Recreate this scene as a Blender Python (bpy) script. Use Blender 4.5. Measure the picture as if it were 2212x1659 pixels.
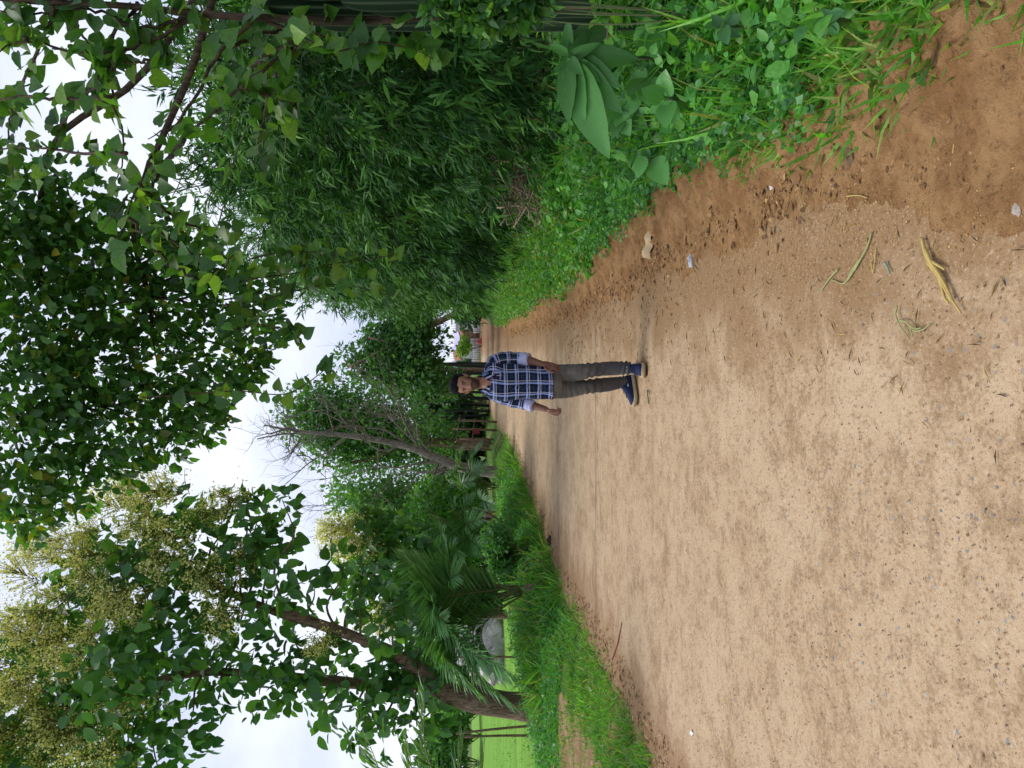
import bpy, math, random
import numpy as np
from mathutils import Vector, Matrix

for _o in list(bpy.data.objects):
    bpy.data.objects.remove(_o)
scene = bpy.context.scene
COL = scene.collection
# ------------------------------------------------------------------ camera
F_PX, CAM_H = 1661.0, 1.58
PITCH = math.atan((1106 - 1003) / F_PX)
cam_data = bpy.data.cameras.new('camera')
cam = bpy.data.objects.new('camera', cam_data)
COL.objects.link(cam)
cam_data.sensor_fit = 'HORIZONTAL'
cam_data.sensor_width = 36.0
cam_data.lens = 36.0 * F_PX / 2212.0
cam_data.clip_start = 0.05
cam_data.clip_end = 3000
_fw = Vector((0, math.cos(PITCH), -math.sin(PITCH)))
_up = Vector((0, math.sin(PITCH), math.cos(PITCH)))
_cx, _cy, _cz = -_up, Vector((1, 0, 0)), -_fw           # phone held on its side: picture right = down
cam.matrix_world = Matrix(((_cx.x, _cy.x, _cz.x, 0), (_cx.y, _cy.y, _cz.y, 0), (_cx.z, _cy.z, _cz.z, CAM_H), (0, 0, 0, 1)))
scene.camera = cam
scene.render.resolution_x, scene.render.resolution_y = 1024, 768
# ------------------------------------------------------------------ sky, sun, exposure
SUN_EL, SUN_AZ = math.radians(58), math.radians(-62)     # azimuth from +Y towards +X
world = bpy.data.worlds.new('World')
scene.world = world
world.use_nodes = True
wt = world.node_tree
for n in list(wt.nodes):
    wt.nodes.remove(n)
wo = wt.nodes.new('ShaderNodeOutputWorld')
wb = wt.nodes.new('ShaderNodeBackground')
sky = wt.nodes.new('ShaderNodeTexSky')
sky.sky_type = 'NISHITA'
sky.sun_disc = False
sky.sun_elevation = SUN_EL
sky.sun_rotation = SUN_AZ
sky.air_density, sky.dust_density, sky.ozone_density = 1.0, 2.0, 1.0
tc = wt.nodes.new('ShaderNodeTexCoord')
mp = wt.nodes.new('ShaderNodeMapping')
mp.inputs['Scale'].default_value = (1.0, 1.0, 2.2)
nz = wt.nodes.new('ShaderNodeTexNoise')
nz.inputs['Scale'].default_value = 2.3
nz.inputs['Detail'].default_value = 6
nz.inputs['Roughness'].default_value = 0.55
rp = wt.nodes.new('ShaderNodeValToRGB')
rp.color_ramp.elements[0].position, rp.color_ramp.elements[1].position = 0.30, 0.66
rp.color_ramp.elements[0].color = (3.0, 3.5, 5.0, 1)
rp.color_ramp.elements[1].color = (6.0, 6.2, 6.9, 1)
mx = wt.nodes.new('ShaderNodeMix')
mx.data_type = 'RGBA'
mx.inputs[0].default_value = 0.93
wt.links.new(tc.outputs['Generated'], mp.inputs[0])
wt.links.new(mp.outputs[0], nz.inputs['Vector'])
wt.links.new(nz.outputs[0], rp.inputs[0])
wt.links.new(sky.outputs[0], mx.inputs[6])
wt.links.new(rp.outputs[0], mx.inputs[7])
wt.links.new(mx.outputs[2], wb.inputs[0])
wb.inputs[1].default_value = 0.10
wt.links.new(wb.outputs[0], wo.inputs[0])
sun_data = bpy.data.lights.new('sun', 'SUN')
sun_data.energy = 1.5
sun_data.angle = math.radians(30)
sun_data.color = (1.0, 0.95, 0.88)
sun = bpy.data.objects.new('sun', sun_data)
COL.objects.link(sun)
_sd = Vector((math.sin(SUN_AZ) * math.cos(SUN_EL), math.cos(SUN_AZ) * math.cos(SUN_EL), math.sin(SUN_EL)))
sun.rotation_euler = _sd.to_track_quat('Z', 'Y').to_euler()
sun.location = (-20, 10, 40)
vs = scene.view_settings
vs.view_transform, vs.look, vs.exposure, vs.gamma = 'Standard', 'None', 0.9, 1.0
vs.use_curve_mapping = False

# ------------------------------------------------------------------ helpers
def ray(dx, dy):
    a = ((1659 - dy) - 829.5) / F_PX
    b = -(dx - 1106) / F_PX
    return np.array([a, math.cos(PITCH) + b * math.sin(PITCH), -math.sin(PITCH) + b * math.cos(PITCH)])
def at(dx, dy, Y):
    r = ray(dx, dy)
    return np.array([0, 0, CAM_H]) + r * (Y / r[1])
def gat(dx, dy, z=0.0):
    r = ray(dx, dy)
    return np.array([0, 0, CAM_H]) + r * ((z - CAM_H) / r[2])
def nrm(v):
    v = np.asarray(v, float)
    return v / np.maximum(np.linalg.norm(v, axis=-1, keepdims=True), 1e-9)
def sstep(a, b, x):
    t = np.clip((np.asarray(x, float) - a) / (b - a), 0, 1)
    return t * t * (3 - 2 * t)
def wloc(o):
    v = np.zeros(3)
    while o is not None:
        v += np.array(o.location)
        o = o.parent
    return v
def tag(o, label=None, cat=None, group=None, kind=None):
    if label: o['label'] = label
    if cat: o['category'] = cat
    if group: o['group'] = group
    if kind: o['kind'] = kind
    return o
def empty(name, loc, label=None, cat=None, group=None):
    o = bpy.data.objects.new(name, None)
    o.empty_display_size = 0.1
    o.location = tuple(float(c) for c in loc)
    COL.objects.link(o)
    return tag(o, label, cat, group)
def raw_mesh(name, V, Fs, mats, col=None, uv=None, smooth=False):
    me = bpy.data.meshes.new(name)
    V = np.asarray(V, np.float32)
    if not isinstance(Fs, list):
        Fs = [Fs]
    Fs = [np.asarray(f, np.int32) for f in Fs if len(f)]
    loops = np.concatenate([f.ravel() for f in Fs])
    tot = np.concatenate([np.full(len(f), f.shape[1], np.int32) for f in Fs])
    start = np.concatenate([[0], np.cumsum(tot)[:-1]]).astype(np.int32)
    me.vertices.add(len(V))
    me.vertices.foreach_set('co', V.ravel())
    me.loops.add(len(loops))
    me.loops.foreach_set('vertex_index', loops)
    me.polygons.add(len(tot))
    me.polygons.foreach_set('loop_start', start)
    me.update(calc_edges=True)
    if smooth:
        me.polygons.foreach_set('use_smooth', np.ones(len(tot), bool))
    if col is not None:
        c = np.ones((len(V), 4), np.float32)
        c[:, :3] = col
        me.color_attributes.new('Col', 'FLOAT_COLOR', 'POINT').data.foreach_set('color', c.ravel())
    if uv is not None:
        me.uv_layers.new(name='UVMap').data.foreach_set('uv', np.asarray(uv, np.float32)[loops].ravel())
    for m in (mats if isinstance(mats, (list, tuple)) else [mats]):
        me.materials.append(m)
    return me
def mk(name, V, Fs, mat, parent=None, col=None, uv=None, smooth=False, loc=None):
    """one mesh object from world-space vertices; its origin sits at loc (or its parent's origin)"""
    V = np.asarray(V, float)
    base = wloc(parent) if parent is not None else np.zeros(3)
    org = base if loc is None else np.asarray(loc, float)
    o = bpy.data.objects.new(name, raw_mesh(name, V - org, Fs, mat, col, uv, smooth))
    o.location = tuple(org - base)
    COL.objects.link(o)
    if parent is not None:
        o.parent = parent
    return o
class MB:
    """collects pieces of geometry for one mesh"""
    def __init__(s): s.V, s.T, s.Q, s.C, s.U, s.n = [], [], [], [], [], 0
    def add(s, V, Fs, col=None, uv=None):
        V = np.asarray(V, float)
        if not isinstance(Fs, list): Fs = [Fs]
        for f in Fs:
            f = np.asarray(f, np.int64)
            if len(f) == 0: continue
            (s.T if f.shape[1] == 3 else s.Q).append(f + s.n)
        s.V.append(V)
        c = np.ones((len(V), 3)) * (np.asarray(col) if col is not None else 1.0)
        s.C.append(c)
        s.U.append(np.zeros((len(V), 2)) if uv is None else np.asarray(uv))
        s.n += len(V)
        return s
    def arrays(s):
        Fs = []
        if s.T: Fs.append(np.concatenate(s.T))
        if s.Q: Fs.append(np.concatenate(s.Q))
        return np.concatenate(s.V), Fs, np.concatenate(s.C), np.concatenate(s.U)
    def build(s, name, mat, parent=None, smooth=False, loc=None):
        V, Fs, C, U = s.arrays()
        return mk(name, V, Fs, mat, parent, col=C, uv=U, smooth=smooth, loc=loc)
def spline(pts, n):
    """Catmull-Rom through pts, n samples"""
    P = np.asarray(pts, float)
    P = np.vstack([2 * P[0] - P[1], P, 2 * P[-1] - P[-2]])
    m = len(P) - 3
    out = []
    for t in np.linspace(0, m - 1e-6, n):
        i = int(t); f = t - i
        a, b, c, d = P[i], P[i + 1], P[i + 2], P[i + 3]
        out.append(0.5 * ((2 * b) + (c - a) * f + (2 * a - 5 * b + 4 * c - d) * f * f + (3 * b - a - 3 * c + d) * f ** 3))
    return np.array(out)
def frames(P):
    P = np.asarray(P, float)
    T = nrm(np.gradient(P, axis=0))
    ref = np.array([0, 0, 1.0]) if abs(T[0][2]) < 0.9 else np.array([1.0, 0, 0])
    A = nrm(np.cross(T[0], ref))
    As, Bs = [], []
    for t in T:
        A = nrm(A - t * np.dot(A, t))
        As.append(A); Bs.append(np.cross(t, A))
    return T, np.array(As), np.array(Bs)
def tube(P, R, n=8, cap=True, rot=None):
    """V, Fs, UV of a tapered tube (R per point)"""
    P = np.asarray(P, float)
    R = np.ones(len(P)) * np.asarray(R, float)
    T, A, B = frames(P)
    th = np.arange(n) / n * 2 * math.pi
    V = P[:, None, :] + (np.cos(th)[None, :, None] * A[:, None, :] + np.sin(th)[None, :, None] * B[:, None, :]) * R[:, None, None]
    m = len(P)
    i = np.arange(m - 1)[:, None] * n
    j = np.arange(n)[None, :]
    k = (j + 1) % n
    Q = np.stack([i + j, i + k, i + n + k, i + n + j], -1).reshape(-1, 4)
    V = V.reshape(-1, 3)
    s = np.concatenate([[0], np.cumsum(np.linalg.norm(np.diff(P, axis=0), axis=1))])
    uv = np.stack([np.tile(th / 6.283, m), np.repeat(s, n)], -1)
    Fs = [Q]
    if cap:
        V = np.vstack([V, P[0], P[-1]])
        uv = np.vstack([uv, [0, 0], [0, s[-1]]])
        a, b = m * n, m * n + 1
        jj = np.arange(n); kk = (jj + 1) % n
        Fs.append(np.vstack([np.stack([kk, jj, np.full(n, a)], -1), np.stack([jj + (m - 1) * n, kk + (m - 1) * n, np.full(n, b)], -1)]))
    return V, Fs, uv
def loft(C, AX, AY, n=32, e=2.0, cap=True, disp=None):
    """stack of super-elliptic rings; C centres, AX / AY half-axis vectors; uv in metres"""
    C, AX, AY = (np.asarray(q, float) for q in (C, AX, AY))
    m = len(C)
    th = np.arange(n) / n * 2 * math.pi
    c, s = np.cos(th), np.sin(th)
    c, s = np.sign(c) * np.abs(c) ** (2 / e), np.sign(s) * np.abs(s) ** (2 / e)
    off = c[None, :, None] * AX[:, None, :] + s[None, :, None] * AY[:, None, :]
    if disp is not None:
        L = np.linalg.norm(off, axis=2, keepdims=True)
        off = off * (1 + disp[:, :, None] / np.maximum(L, 1e-4))
    V = (C[:, None, :] + off)
    d = np.linalg.norm(np.diff(np.concatenate([V, V[:, :1]], 1), axis=1), axis=2)
    U = np.concatenate([np.zeros((m, 1)), np.cumsum(d, 1)[:, :-1]], 1)
    U = np.tile(U[m // 2][None], (m, 1))
    sv = np.concatenate([[0], np.cumsum(np.linalg.norm(np.diff(C, axis=0), axis=1))])
    uv = np.stack([U, np.tile(sv[:, None], (1, n))], -1).reshape(-1, 2)
    V = V.reshape(-1, 3)
    i = np.arange(m - 1)[:, None] * n
    j = np.arange(n)[None, :]
    k = (j + 1) % n
    Fs = [np.stack([i + j, i + k, i + n + k, i + n + j], -1).reshape(-1, 4)]
    if cap:
        V = np.vstack([V, C[0], C[-1]])
        uv = np.vstack([uv, [0, 0], [0, sv[-1]]])
        jj = np.arange(n); kk = (jj + 1) % n
        Fs.append(np.vstack([np.stack([kk, jj, np.full(n, m * n)], -1), np.stack([jj + (m - 1) * n, kk + (m - 1) * n, np.full(n, m * n + 1)], -1)]))
    return V, Fs, uv
def box(c, sx, sy, sz, rz=0.0, rot=None):
    c = np.asarray(c, float)
    v = np.array([[x, y, z] for z in (-1, 1) for y in (-1, 1) for x in (-1, 1)], float) * 0.5 * np.array([sx, sy, sz])
    R = np.array(rot) if rot is not None else np.array([[math.cos(rz), -math.sin(rz), 0], [math.sin(rz), math.cos(rz), 0], [0, 0, 1]])
    return v @ R.T + c, [np.array([[0, 2, 3, 1], [4, 5, 7, 6], [0, 1, 5, 4], [2, 6, 7, 3], [0, 4, 6, 2], [1, 3, 7, 5]])]
# --- leaf templates: length along y (0..1), width along x, face up z
def _t(v, t, q=()): return np.array(v, float), [np.array(f, int) for f in (t, q) if len(f)]
TPL = {
 'kite': _t([(0,0,0),(-.36,.42,.07),(0,.46,-.02),(.36,.42,.07),(0,1,-.06)], [(0,2,1),(0,3,2),(1,2,4),(2,3,4)]),
 'lance': _t([(0,0,0),(-.055,.33,.0),(.055,.33,.0),(-.035,.68,-.05),(.035,.68,-.05),(0,1,-.15)], [(0,2,1),(3,4,5)], [(1,2,4,3)]),
 'ovate': _t([(0,0,0),(-.27,.25,.06),(0,.27,-.02),(.27,.25,.06),(-.27,.6,.03),(0,.64,-.05),(.27,.6,.03),(0,1,-.16)],
            [(0,2,1),(0,3,2),(4,5,7),(5,6,7)], [(1,2,5,4),(2,3,6,5)]),
 'blade': _t([(-.018,0,0),(.018,0,0),(-.028,.35,.02),(.028,.35,.02),(-.02,.7,-.08),(.02,.7,-.08),(0,1,-.28)], [(4,5,6)], [(0,1,3,2),(2,3,5,4)]),
 'heart': _t([(0,0,0),(-.2,-.1,.02),(-.42,.05,.06),(-.46,.3,.07),(-.3,.62,.02),(0,1.02,-.14),(.3,.62,.02),(.46,.3,.07),(.42,.05,.06),(.2,-.1,.02),(0,.3,-.03),(0,.65,-.07)],
            [(0,10,1),(0,9,10),(1,10,2),(9,8,10),(4,11,5),(6,5,11),(2,10,3),(8,7,10)], [(3,10,11,4),(7,6,11,10)]),
 'teak': _t([(0,0,0),(-.14,.08,.03),(-.32,.3,.08),(-.34,.52,.07),(-.2,.8,.0),(0,1,-.14),(.2,.8,.0),(.34,.52,.07),(.32,.3,.08),(.14,.08,.03),(0,.3,-.02),(0,.55,-.04),(0,.8,-.08)],
            [(0,10,1),(0,9,10),(4,12,5),(6,5,12)], [(1,10,2,2),(9,8,10,10)][:0] + [(2,10,11,3),(3,11,12,4),(8,7,11,10),(7,6,12,11)]),
}
_v, _f = TPL['teak']
TPL['teak'] = (_v, [np.vstack([_f[0], [(1,10,2),(9,8,10)]]), _f[1]])
def scatter(mb, tpl, P, D, N, S, C, wid=1.0):
    """leaf copies: P pos, D axis, N face normal, S length, C colour"""
    tv, tf = TPL[tpl]
    P, D, N, S, C = (np.asarray(q, float) for q in (P, D, N, S, C))
    D = nrm(D)
    N = nrm(N - D * np.sum(N * D, -1, keepdims=True))
    X = np.cross(D, N)
    n, k = len(P), len(tv)
    V = P[:, None] + S[:, None, None] * (tv[None, :, 0, None] * X[:, None] * wid + tv[None, :, 1, None] * D[:, None] + tv[None, :, 2, None] * N[:, None])
    o = (np.arange(n) * k)[:, None, None]
    mb.add(V.reshape(-1, 3), [(f[None] + o).reshape(-1, f.shape[1]) for f in tf], col=np.repeat(C, k, axis=0))
def rdir(rng, n): return nrm(rng.normal(size=(n, 3)))
def tint(rng, n, cols, jit=0.18):
    cols = np.asarray(cols, float)
    a = cols[rng.integers(0, len(cols), n)]
    b = cols[rng.integers(0, len(cols), n)]
    t = rng.random((n, 1))
    return (a * t + b * (1 - t)) * (1 + jit * rng.normal(size=(n, 1))).clip(0.4, 1.8)
# ------------------------------------------------------------------ materials
class NT:
    def __init__(s, name):
        s.m = bpy.data.materials.new(name); s.m.use_nodes = True
        s.t = s.m.node_tree
        for n in list(s.t.nodes): s.t.nodes.remove(n)
        s.out = s.n('OutputMaterial')
    def n(s, kind, **kw):
        x = s.t.nodes.new('ShaderNode' + kind)
        for k, v in kw.items(): setattr(x, k, v)
        return x
    def l(s, a, b): s.t.links.new(a, b)
    def val(s, sock, v):
        if hasattr(v, 'is_output') or isinstance(v, bpy.types.NodeSocket): s.l(v, sock)
        else: sock.default_value = v
    def math(s, op, a, b=0.0, c=None, clamp=False):
        x = s.n('Math', operation=op, use_clamp=clamp)
        s.val(x.inputs[0], a); s.val(x.inputs[1], b)
        if c is not None: s.val(x.inputs[2], c)
        return x.outputs[0]
    def mix(s, f, a, b, blend='MIX'):
        x = s.n('Mix', data_type='RGBA', blend_type=blend)
        s.val(x.inputs[0], f)
        s.val(x.inputs[6], a if not isinstance(a, tuple) else (*a[:3], 1)); s.val(x.inputs[7], b if not isinstance(b, tuple) else (*b[:3], 1))
        return x.outputs[2]
    def noise(s, vec, scale, detail=4, rough=0.55, dist=0.0):
        x = s.n('TexNoise'); x.inputs['Scale'].default_value = scale; x.inputs['Detail'].default_value = detail
        x.inputs['Roughness'].default_value = rough; x.inputs['Distortion'].default_value = dist
        if vec is not None: s.l(vec, x.inputs['Vector'])
        return x.outputs[0]
    def ramp(s, f, lo, hi):
        x = s.n('MapRange', interpolation_type='SMOOTHSTEP'); s.val(x.inputs[0], f)
        x.inputs[1].default_value, x.inputs[2].default_value = lo, hi
        return x.outputs[0]
    def scale(s, vec, sc):
        x = s.n('Mapping'); s.l(vec, x.inputs[0]); x.inputs['Scale'].default_value = sc
        return x.outputs[0]
    def bsdf(s, col, rough=0.7, spec=0.3, bump=None, bstr=0.3, bdist=0.01, metal=0.0):
        b = s.n('BsdfPrincipled')
        s.val(b.inputs['Base Color'], col if not isinstance(col, tuple) else (*col[:3], 1))
        s.val(b.inputs['Roughness'], rough); b.inputs['Specular IOR Level'].default_value = spec
        b.inputs['Metallic'].default_value = metal
        if bump is not None:
            k = s.n('Bump'); k.inputs['Strength'].default_value = bstr; k.inputs['Distance'].default_value = bdist
            s.l(bump, k.inputs['Height']); s.l(k.outputs[0], b.inputs['Normal'])
        return b
    def done(s, sh):
        s.l(sh.outputs[0], s.out.inputs[0]); return s.m
def plain(name, col, rough=0.7, spec=0.3, nscale=30.0, var=0.25, bstr=0.25, bdist=0.004, attr=False):
    t = NT(name)
    g = t.n('NewGeometry')
    nz = t.noise(g.outputs['Position'], nscale, 5, 0.6)
    if attr:
        a = t.n('Attribute'); a.attribute_name = 'Col'; base = a.outputs['Color']
    else: base = (*col, 1)
    f = t.math('MULTIPLY_ADD', nz, 2 * var, 1 - var)
    x = t.n('VectorMath', operation='SCALE')
    t.val(x.inputs[0], base if not isinstance(base, tuple) else base[:3]); t.l(f, x.inputs['Scale'])
    return t.done(t.bsdf(x.outputs[0], rough, spec, nz, bstr, bdist))
def leaf_mat(name, trans=0.38, rough=0.42, spec=0.35, ramp=None):
    """leaf blades: colour from the mesh, or from a ramp by object when the leaf is its own object"""
    t = NT(name)
    if ramp is None:
        a = t.n('Attribute'); a.attribute_name = 'Col'; c = a.outputs['Color']
    else:
        oi = t.n('ObjectInfo'); r = t.n('ValToRGB')
        e = r.color_ramp.elements
        while len(e) < len(ramp): e.new(0.5)
        for i, col in enumerate(ramp):
            e[i].position = i / (len(ramp) - 1); e[i].color = (*col, 1)
        t.l(oi.outputs['Random'], r.inputs[0]); c = r.outputs[0]
    g = t.n('NewGeometry')
    nz = t.noise(g.outputs['Position'], 60, 3)
    c = t.mix(0.5, c, t.mix(t.ramp(nz, .3, .7), (0.75, 0.75, 0.75), (1.45, 1.45, 1.45)), 'MULTIPLY')
    b = t.bsdf(c, rough, spec)
    tr = t.n('BsdfTranslucent')
    t.l(t.mix(1.0, c, (1.7, 1.7, 0.6), 'MULTIPLY'), tr.inputs[0])
    m = t.n('MixShader'); m.inputs[0].default_value = trans
    t.l(b.outputs[0], m.inputs[1]); t.l(tr.outputs[0], m.inputs[2])
    return t.done(m)
M_LEAF = leaf_mat('foliage')
M_BAMBOO = leaf_mat('bamboo_leaf', 0.15, 0.6, 0.15)
M_GLOSS = leaf_mat('foliage_glossy', 0.45, 0.36, 0.45)
M_DRY = plain('dry_plant_matter', None, 0.85, 0.1, 80, 0.2, attr=True)
def bark_mat(name, a, b, sc=(18, 18, 4), bstr=0.6):
    t = NT(name); g = t.n('NewGeometry')
    v = t.scale(g.outputs['Position'], sc)
    n1 = t.noise(v, 1.6, 6, 0.65, 0.6)
    n2 = t.noise(g.outputs['Position'], 3.0, 4)
    c = t.mix(t.ramp(n1, .35, .68), a, b)
    c = t.mix(t.math('MULTIPLY', t.ramp(n2, .45, .7), .5), c, (a[0] * .7, a[1] * .9, a[2] * .6))
    return t.done(t.bsdf(c, 0.9, 0.15, n1, bstr, 0.02))
M_BARK = bark_mat('bark_brown', (0.10, 0.065, 0.045), (0.32, 0.22, 0.155))
M_BARK_GREY = bark_mat('bark_grey', (0.10, 0.085, 0.07), (0.30, 0.26, 0.22))
M_BARK_DARK = bark_mat('bark_dark', (0.035, 0.026, 0.02), (0.12, 0.085, 0.06))
M_WOOD = bark_mat('weathered_wood', (0.09, 0.06, 0.04), (0.32, 0.22, 0.14), (40, 40, 5))
M_TWIG = plain('dry_twig', (0.2, 0.14, 0.10), 0.9, 0.1, 40, 0.4)

def leafy(parent, tpl, P, D, N, S, C, mat, omat=None, nobj=0, name='leaf', wid=1.0, rng=None):
    """leaves of one plant: the nobj that show largest as objects, the rest as one part"""
    P, D, N, S, C = (np.asarray(q, float) for q in (P, D, N, S, C))
    n = len(P)
    keep = np.ones(n, bool)
    if nobj:
        Y = np.maximum(P[:, 1], .3)
        inside = (np.abs(P[:, 0] / Y) < .51) & ((P[:, 2] - CAM_H) / Y < .6) & ((P[:, 2] - CAM_H) / Y > -.7)
        score = S / Y * inside * (1 + .25 * (rng.random(n) if rng is not None else 0)) - P[:, 1] * .004
        idx = np.argsort(-score)[:nobj]
        keep[idx] = False
        tv, tf = TPL[tpl]
        key = 'leafmesh_' + tpl + omat.name + str(wid)
        me = bpy.data.meshes.get(key)
        if me is None:
            me = raw_mesh(key, tv * np.array([wid, 1, 1]), tf, omat)
        base = wloc(parent)
        for i in idx:
            d = nrm(D[i]); nn = nrm(N[i] - d * np.dot(N[i], d)); x = np.cross(d, nn)
            o = bpy.data.objects.new(name, me)
            R = Matrix(((x[0], d[0], nn[0]), (x[1], d[1], nn[1]), (x[2], d[2], nn[2])))
            o.rotation_euler = R.to_euler()
            o.scale = (S[i],) * 3
            o.location = tuple(P[i] - base)
            o.parent = parent
            COL.objects.link(o)
    if keep.any():
        mb = MB()
        scatter(mb, tpl, P[keep], D[keep], N[keep], S[keep], C[keep], wid)
        o = mb.build('foliage', mat, parent)
        tag(o, kind='stuff')
# ------------------------------------------------------------------ ground, road, field
_LY = [-30, 0, 6.4, 8, 11.8, 16.2, 24.5, 36.5, 50.5, 70, 85, 110]
_LX = [-3.2, -3.15, -3.15, -3.05, -3.2, -2.75, -1.95, -1.85, -1.5, 1.5, 6.5, 24]
_RY = [-30, 0, 2.1, 2.84, 3.7, 5.3, 6.9, 14, 27, 46, 64, 76, 95]
_RX = [0.6, .85, .99, 1.08, 1.16, 1.32, 1.28, 1.45, 2.1, 3.3, 5.4, 9.5, 24]
def xl(Y): return np.interp(Y, _LY, _LX)
def xr(Y): return np.interp(Y, _RY, _RX)
def wob(x, y, s=1.0):
    return (np.sin(1.7 * x * s + 1.3 * y * s) + np.sin(2.9 * y * s - 1.1 * x * s + 2) + np.sin(4.7 * x * s + 3.9 * y * s + 1) * .6 + np.sin(7.3 * y * s + 5) * .4) / 3
def hgt(X, Y):
    X, Y = np.asarray(X, float), np.asarray(Y, float)
    tr = X - xr(Y) + .12 * wob(X, Y, 2)
    tl = xl(Y) - X + .12 * wob(X + 9, Y, 2)
    z = -.05 + .05 * sstep(-.05, .25, np.maximum(tr, tl))
    z = z + .42 * sstep(.2, 1.7, tr) + .03 * sstep(.1, .6, tr) * wob(X, Y, 3)
    far = sstep(9, 13, Y)
    z = z + (.05 + .23 * far) * sstep(.25, 1.1, tl) * (1 - sstep(2.6, 4.4, tl)) - .16 * sstep(3.4, 5.5, tl)
    z = z + .025 * sstep(.3, 1, tl) * wob(X, Y, 2.3) * (1 - sstep(20, 40, np.abs(X)))
    return z
# materials
def ground_mat():
    t = NT('soil_and_turf'); g = t.n('NewGeometry'); p = g.outputs['Position']
    n1, n2, n3 = t.noise(p, .9, 6), t.noise(p, 7, 6, .65), t.noise(p, 70, 4, .7)
    soil = t.mix(t.ramp(n2, .35, .65), (.20, .115, .055), (.36, .235, .13))
    turf = t.mix(t.ramp(n3, .3, .7), (.030, .075, .014), (.07, .16, .03))
    c = t.mix(t.ramp(t.math('ADD', n1, t.math('MULTIPLY', n2, .35)), .66, .86), turf, soil)
    c = t.mix(t.math('MULTIPLY', t.ramp(n3, .55, .75), .5), c, (.10, .06, .03))
    return t.done(t.bsdf(c, .95, .1, n3, .6, .02))
def road_mat():
    t = NT('dusty_concrete'); g = t.n('NewGeometry'); p = g.outputs['Position']
    sp = t.n('SeparateXYZ'); t.l(p, sp.inputs[0])
    n0, n1, n2 = t.noise(p, .55, 5, .6, .4), t.noise(p, 1.9, 7, .68, .5), t.noise(p, 9, 6, .7, .3)
    n3, n4 = t.noise(p, 42, 4, .7), t.noise(p, 150, 3, .7)
    pale = t.mix(n3, (.385, .272, .163), (.57, .43, .28))
    tan = t.mix(n3, (.30, .195, .105), (.44, .30, .18))
    brown = t.mix(n3, (.16, .092, .042), (.27, .17, .085))
    m1 = t.ramp(t.math('ADD', t.math('MULTIPLY', n1, .45), t.math('ADD', t.math('MULTIPLY', n3, .45), t.math('MULTIPLY', n2, .2))), .47, .62)
    c = t.mix(t.math('MULTIPLY', m1, .7), pale, tan)
    # patches of dust and washed-in soil
    m2 = t.ramp(t.math('ADD', t.math('MULTIPLY', n1, .6), t.math('ADD', t.math('MULTIPLY', n0, .5), t.math('MULTIPLY', n3, .22))), .70, .84)
    c = t.mix(t.math('MULTIPLY', m2, .6), c, brown)
    m3 = t.ramp(t.math('ADD', t.math('MULTIPLY', n2, .55), t.math('ADD', t.math('MULTIPLY', n3, .35), t.math('MULTIPLY', n1, .25))), .55, .68)
    c = t.mix(t.math('MULTIPLY', m3, .6), c, t.mix(t.ramp(n4, .4, .6), (.12, .072, .034), (.34, .235, .135)))
    # soil shoulders along both edges of the carriageway
    d = t.math('SUBTRACT', sp.outputs[0], t.math('MULTIPLY', sp.outputs[1], .035))
    dr = t.math('ADD', t.math('ADD', d, t.math('MULTIPLY', t.math('SUBTRACT', n1, .5), 1.5)), t.math('MULTIPLY', t.math('SUBTRACT', n3, .5), .5))
    c = t.mix(t.math('MULTIPLY', t.ramp(dr, -.25, .45), .9), c, t.mix(t.ramp(n3, .3, .7), (.20, .115, .05), (.29, .18, .088)))
    c = t.mix(t.math('MULTIPLY', t.ramp(dr, .62, 1.1), .85), c, t.mix(t.ramp(n3, .35, .65), (.095, .045, .017), (.25, .135, .052)))
    dl = t.math('ADD', t.math('MULTIPLY', d, -1), t.math('MULTIPLY', t.math('SUBTRACT', n1, .5), 1.2))
    c = t.mix(t.math('MULTIPLY', t.ramp(dl, 2.4, 3.3), .8), c, t.mix(n3, (.16, .085, .04), (.30, .18, .09)))
    # wheel-path sheen of fine dust further on
    # flecks
    fl = t.ramp(n4, .56, .66)
    c = t.mix(t.math('MULTIPLY', fl, .55), c, (.13, .07, .032))
    n5 = t.noise(t.scale(p, (1.0, .55, 1)), 75, 4, .75)
    c = t.mix(t.math('MULTIPLY', t.ramp(n5, .55, .68), .55), c, (.17, .095, .045))
    c = t.mix(t.math('MULTIPLY', t.ramp(n5, .45, .32), .4), c, (.60, .49, .36))
    vo = t.n('TexVoronoi'); vo.inputs['Scale'].default_value = 26; t.l(p, vo.inputs['Vector'])
    sc = t.n('SeparateColor'); t.l(vo.outputs['Color'], sc.inputs[0])
    pk = t.math('MULTIPLY', t.math('LESS_THAN', vo.outputs['Distance'], .24), t.math('GREATER_THAN', sc.outputs[0], .80))
    pk = t.math('MULTIPLY', pk, t.ramp(n0, .45, .6))
    c = t.mix(t.math('MULTIPLY', pk, .75), c, (.22, .20, .18))
    h = t.math('ADD', t.math('MULTIPLY', n3, .6), t.math('ADD', t.math('MULTIPLY', n4, .4), t.math('MULTIPLY', n2, .8)))
    return t.done(t.bsdf(c, .92, .15, h, .55, .012))
M_GROUND, M_ROAD = ground_mat(), road_mat()
def field_mat():
    t = NT('young_crop'); g = t.n('NewGeometry'); p = g.outputs['Position']
    n1 = t.noise(t.scale(p, (.25, 1.2, 1)), 1.2, 6, .6); n2 = t.noise(p, 14, 5, .7)
    c = t.mix(t.ramp(n1, .35, .7), (.11, .25, .028), (.19, .36, .05))
    c = t.mix(t.math('MULTIPLY', t.ramp(n2, .55, .75), .5), c, (.07, .17, .025))
    return t.done(t.bsdf(c, .9, .1, n2, .7, .05))
M_FIELD = field_mat()
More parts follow.
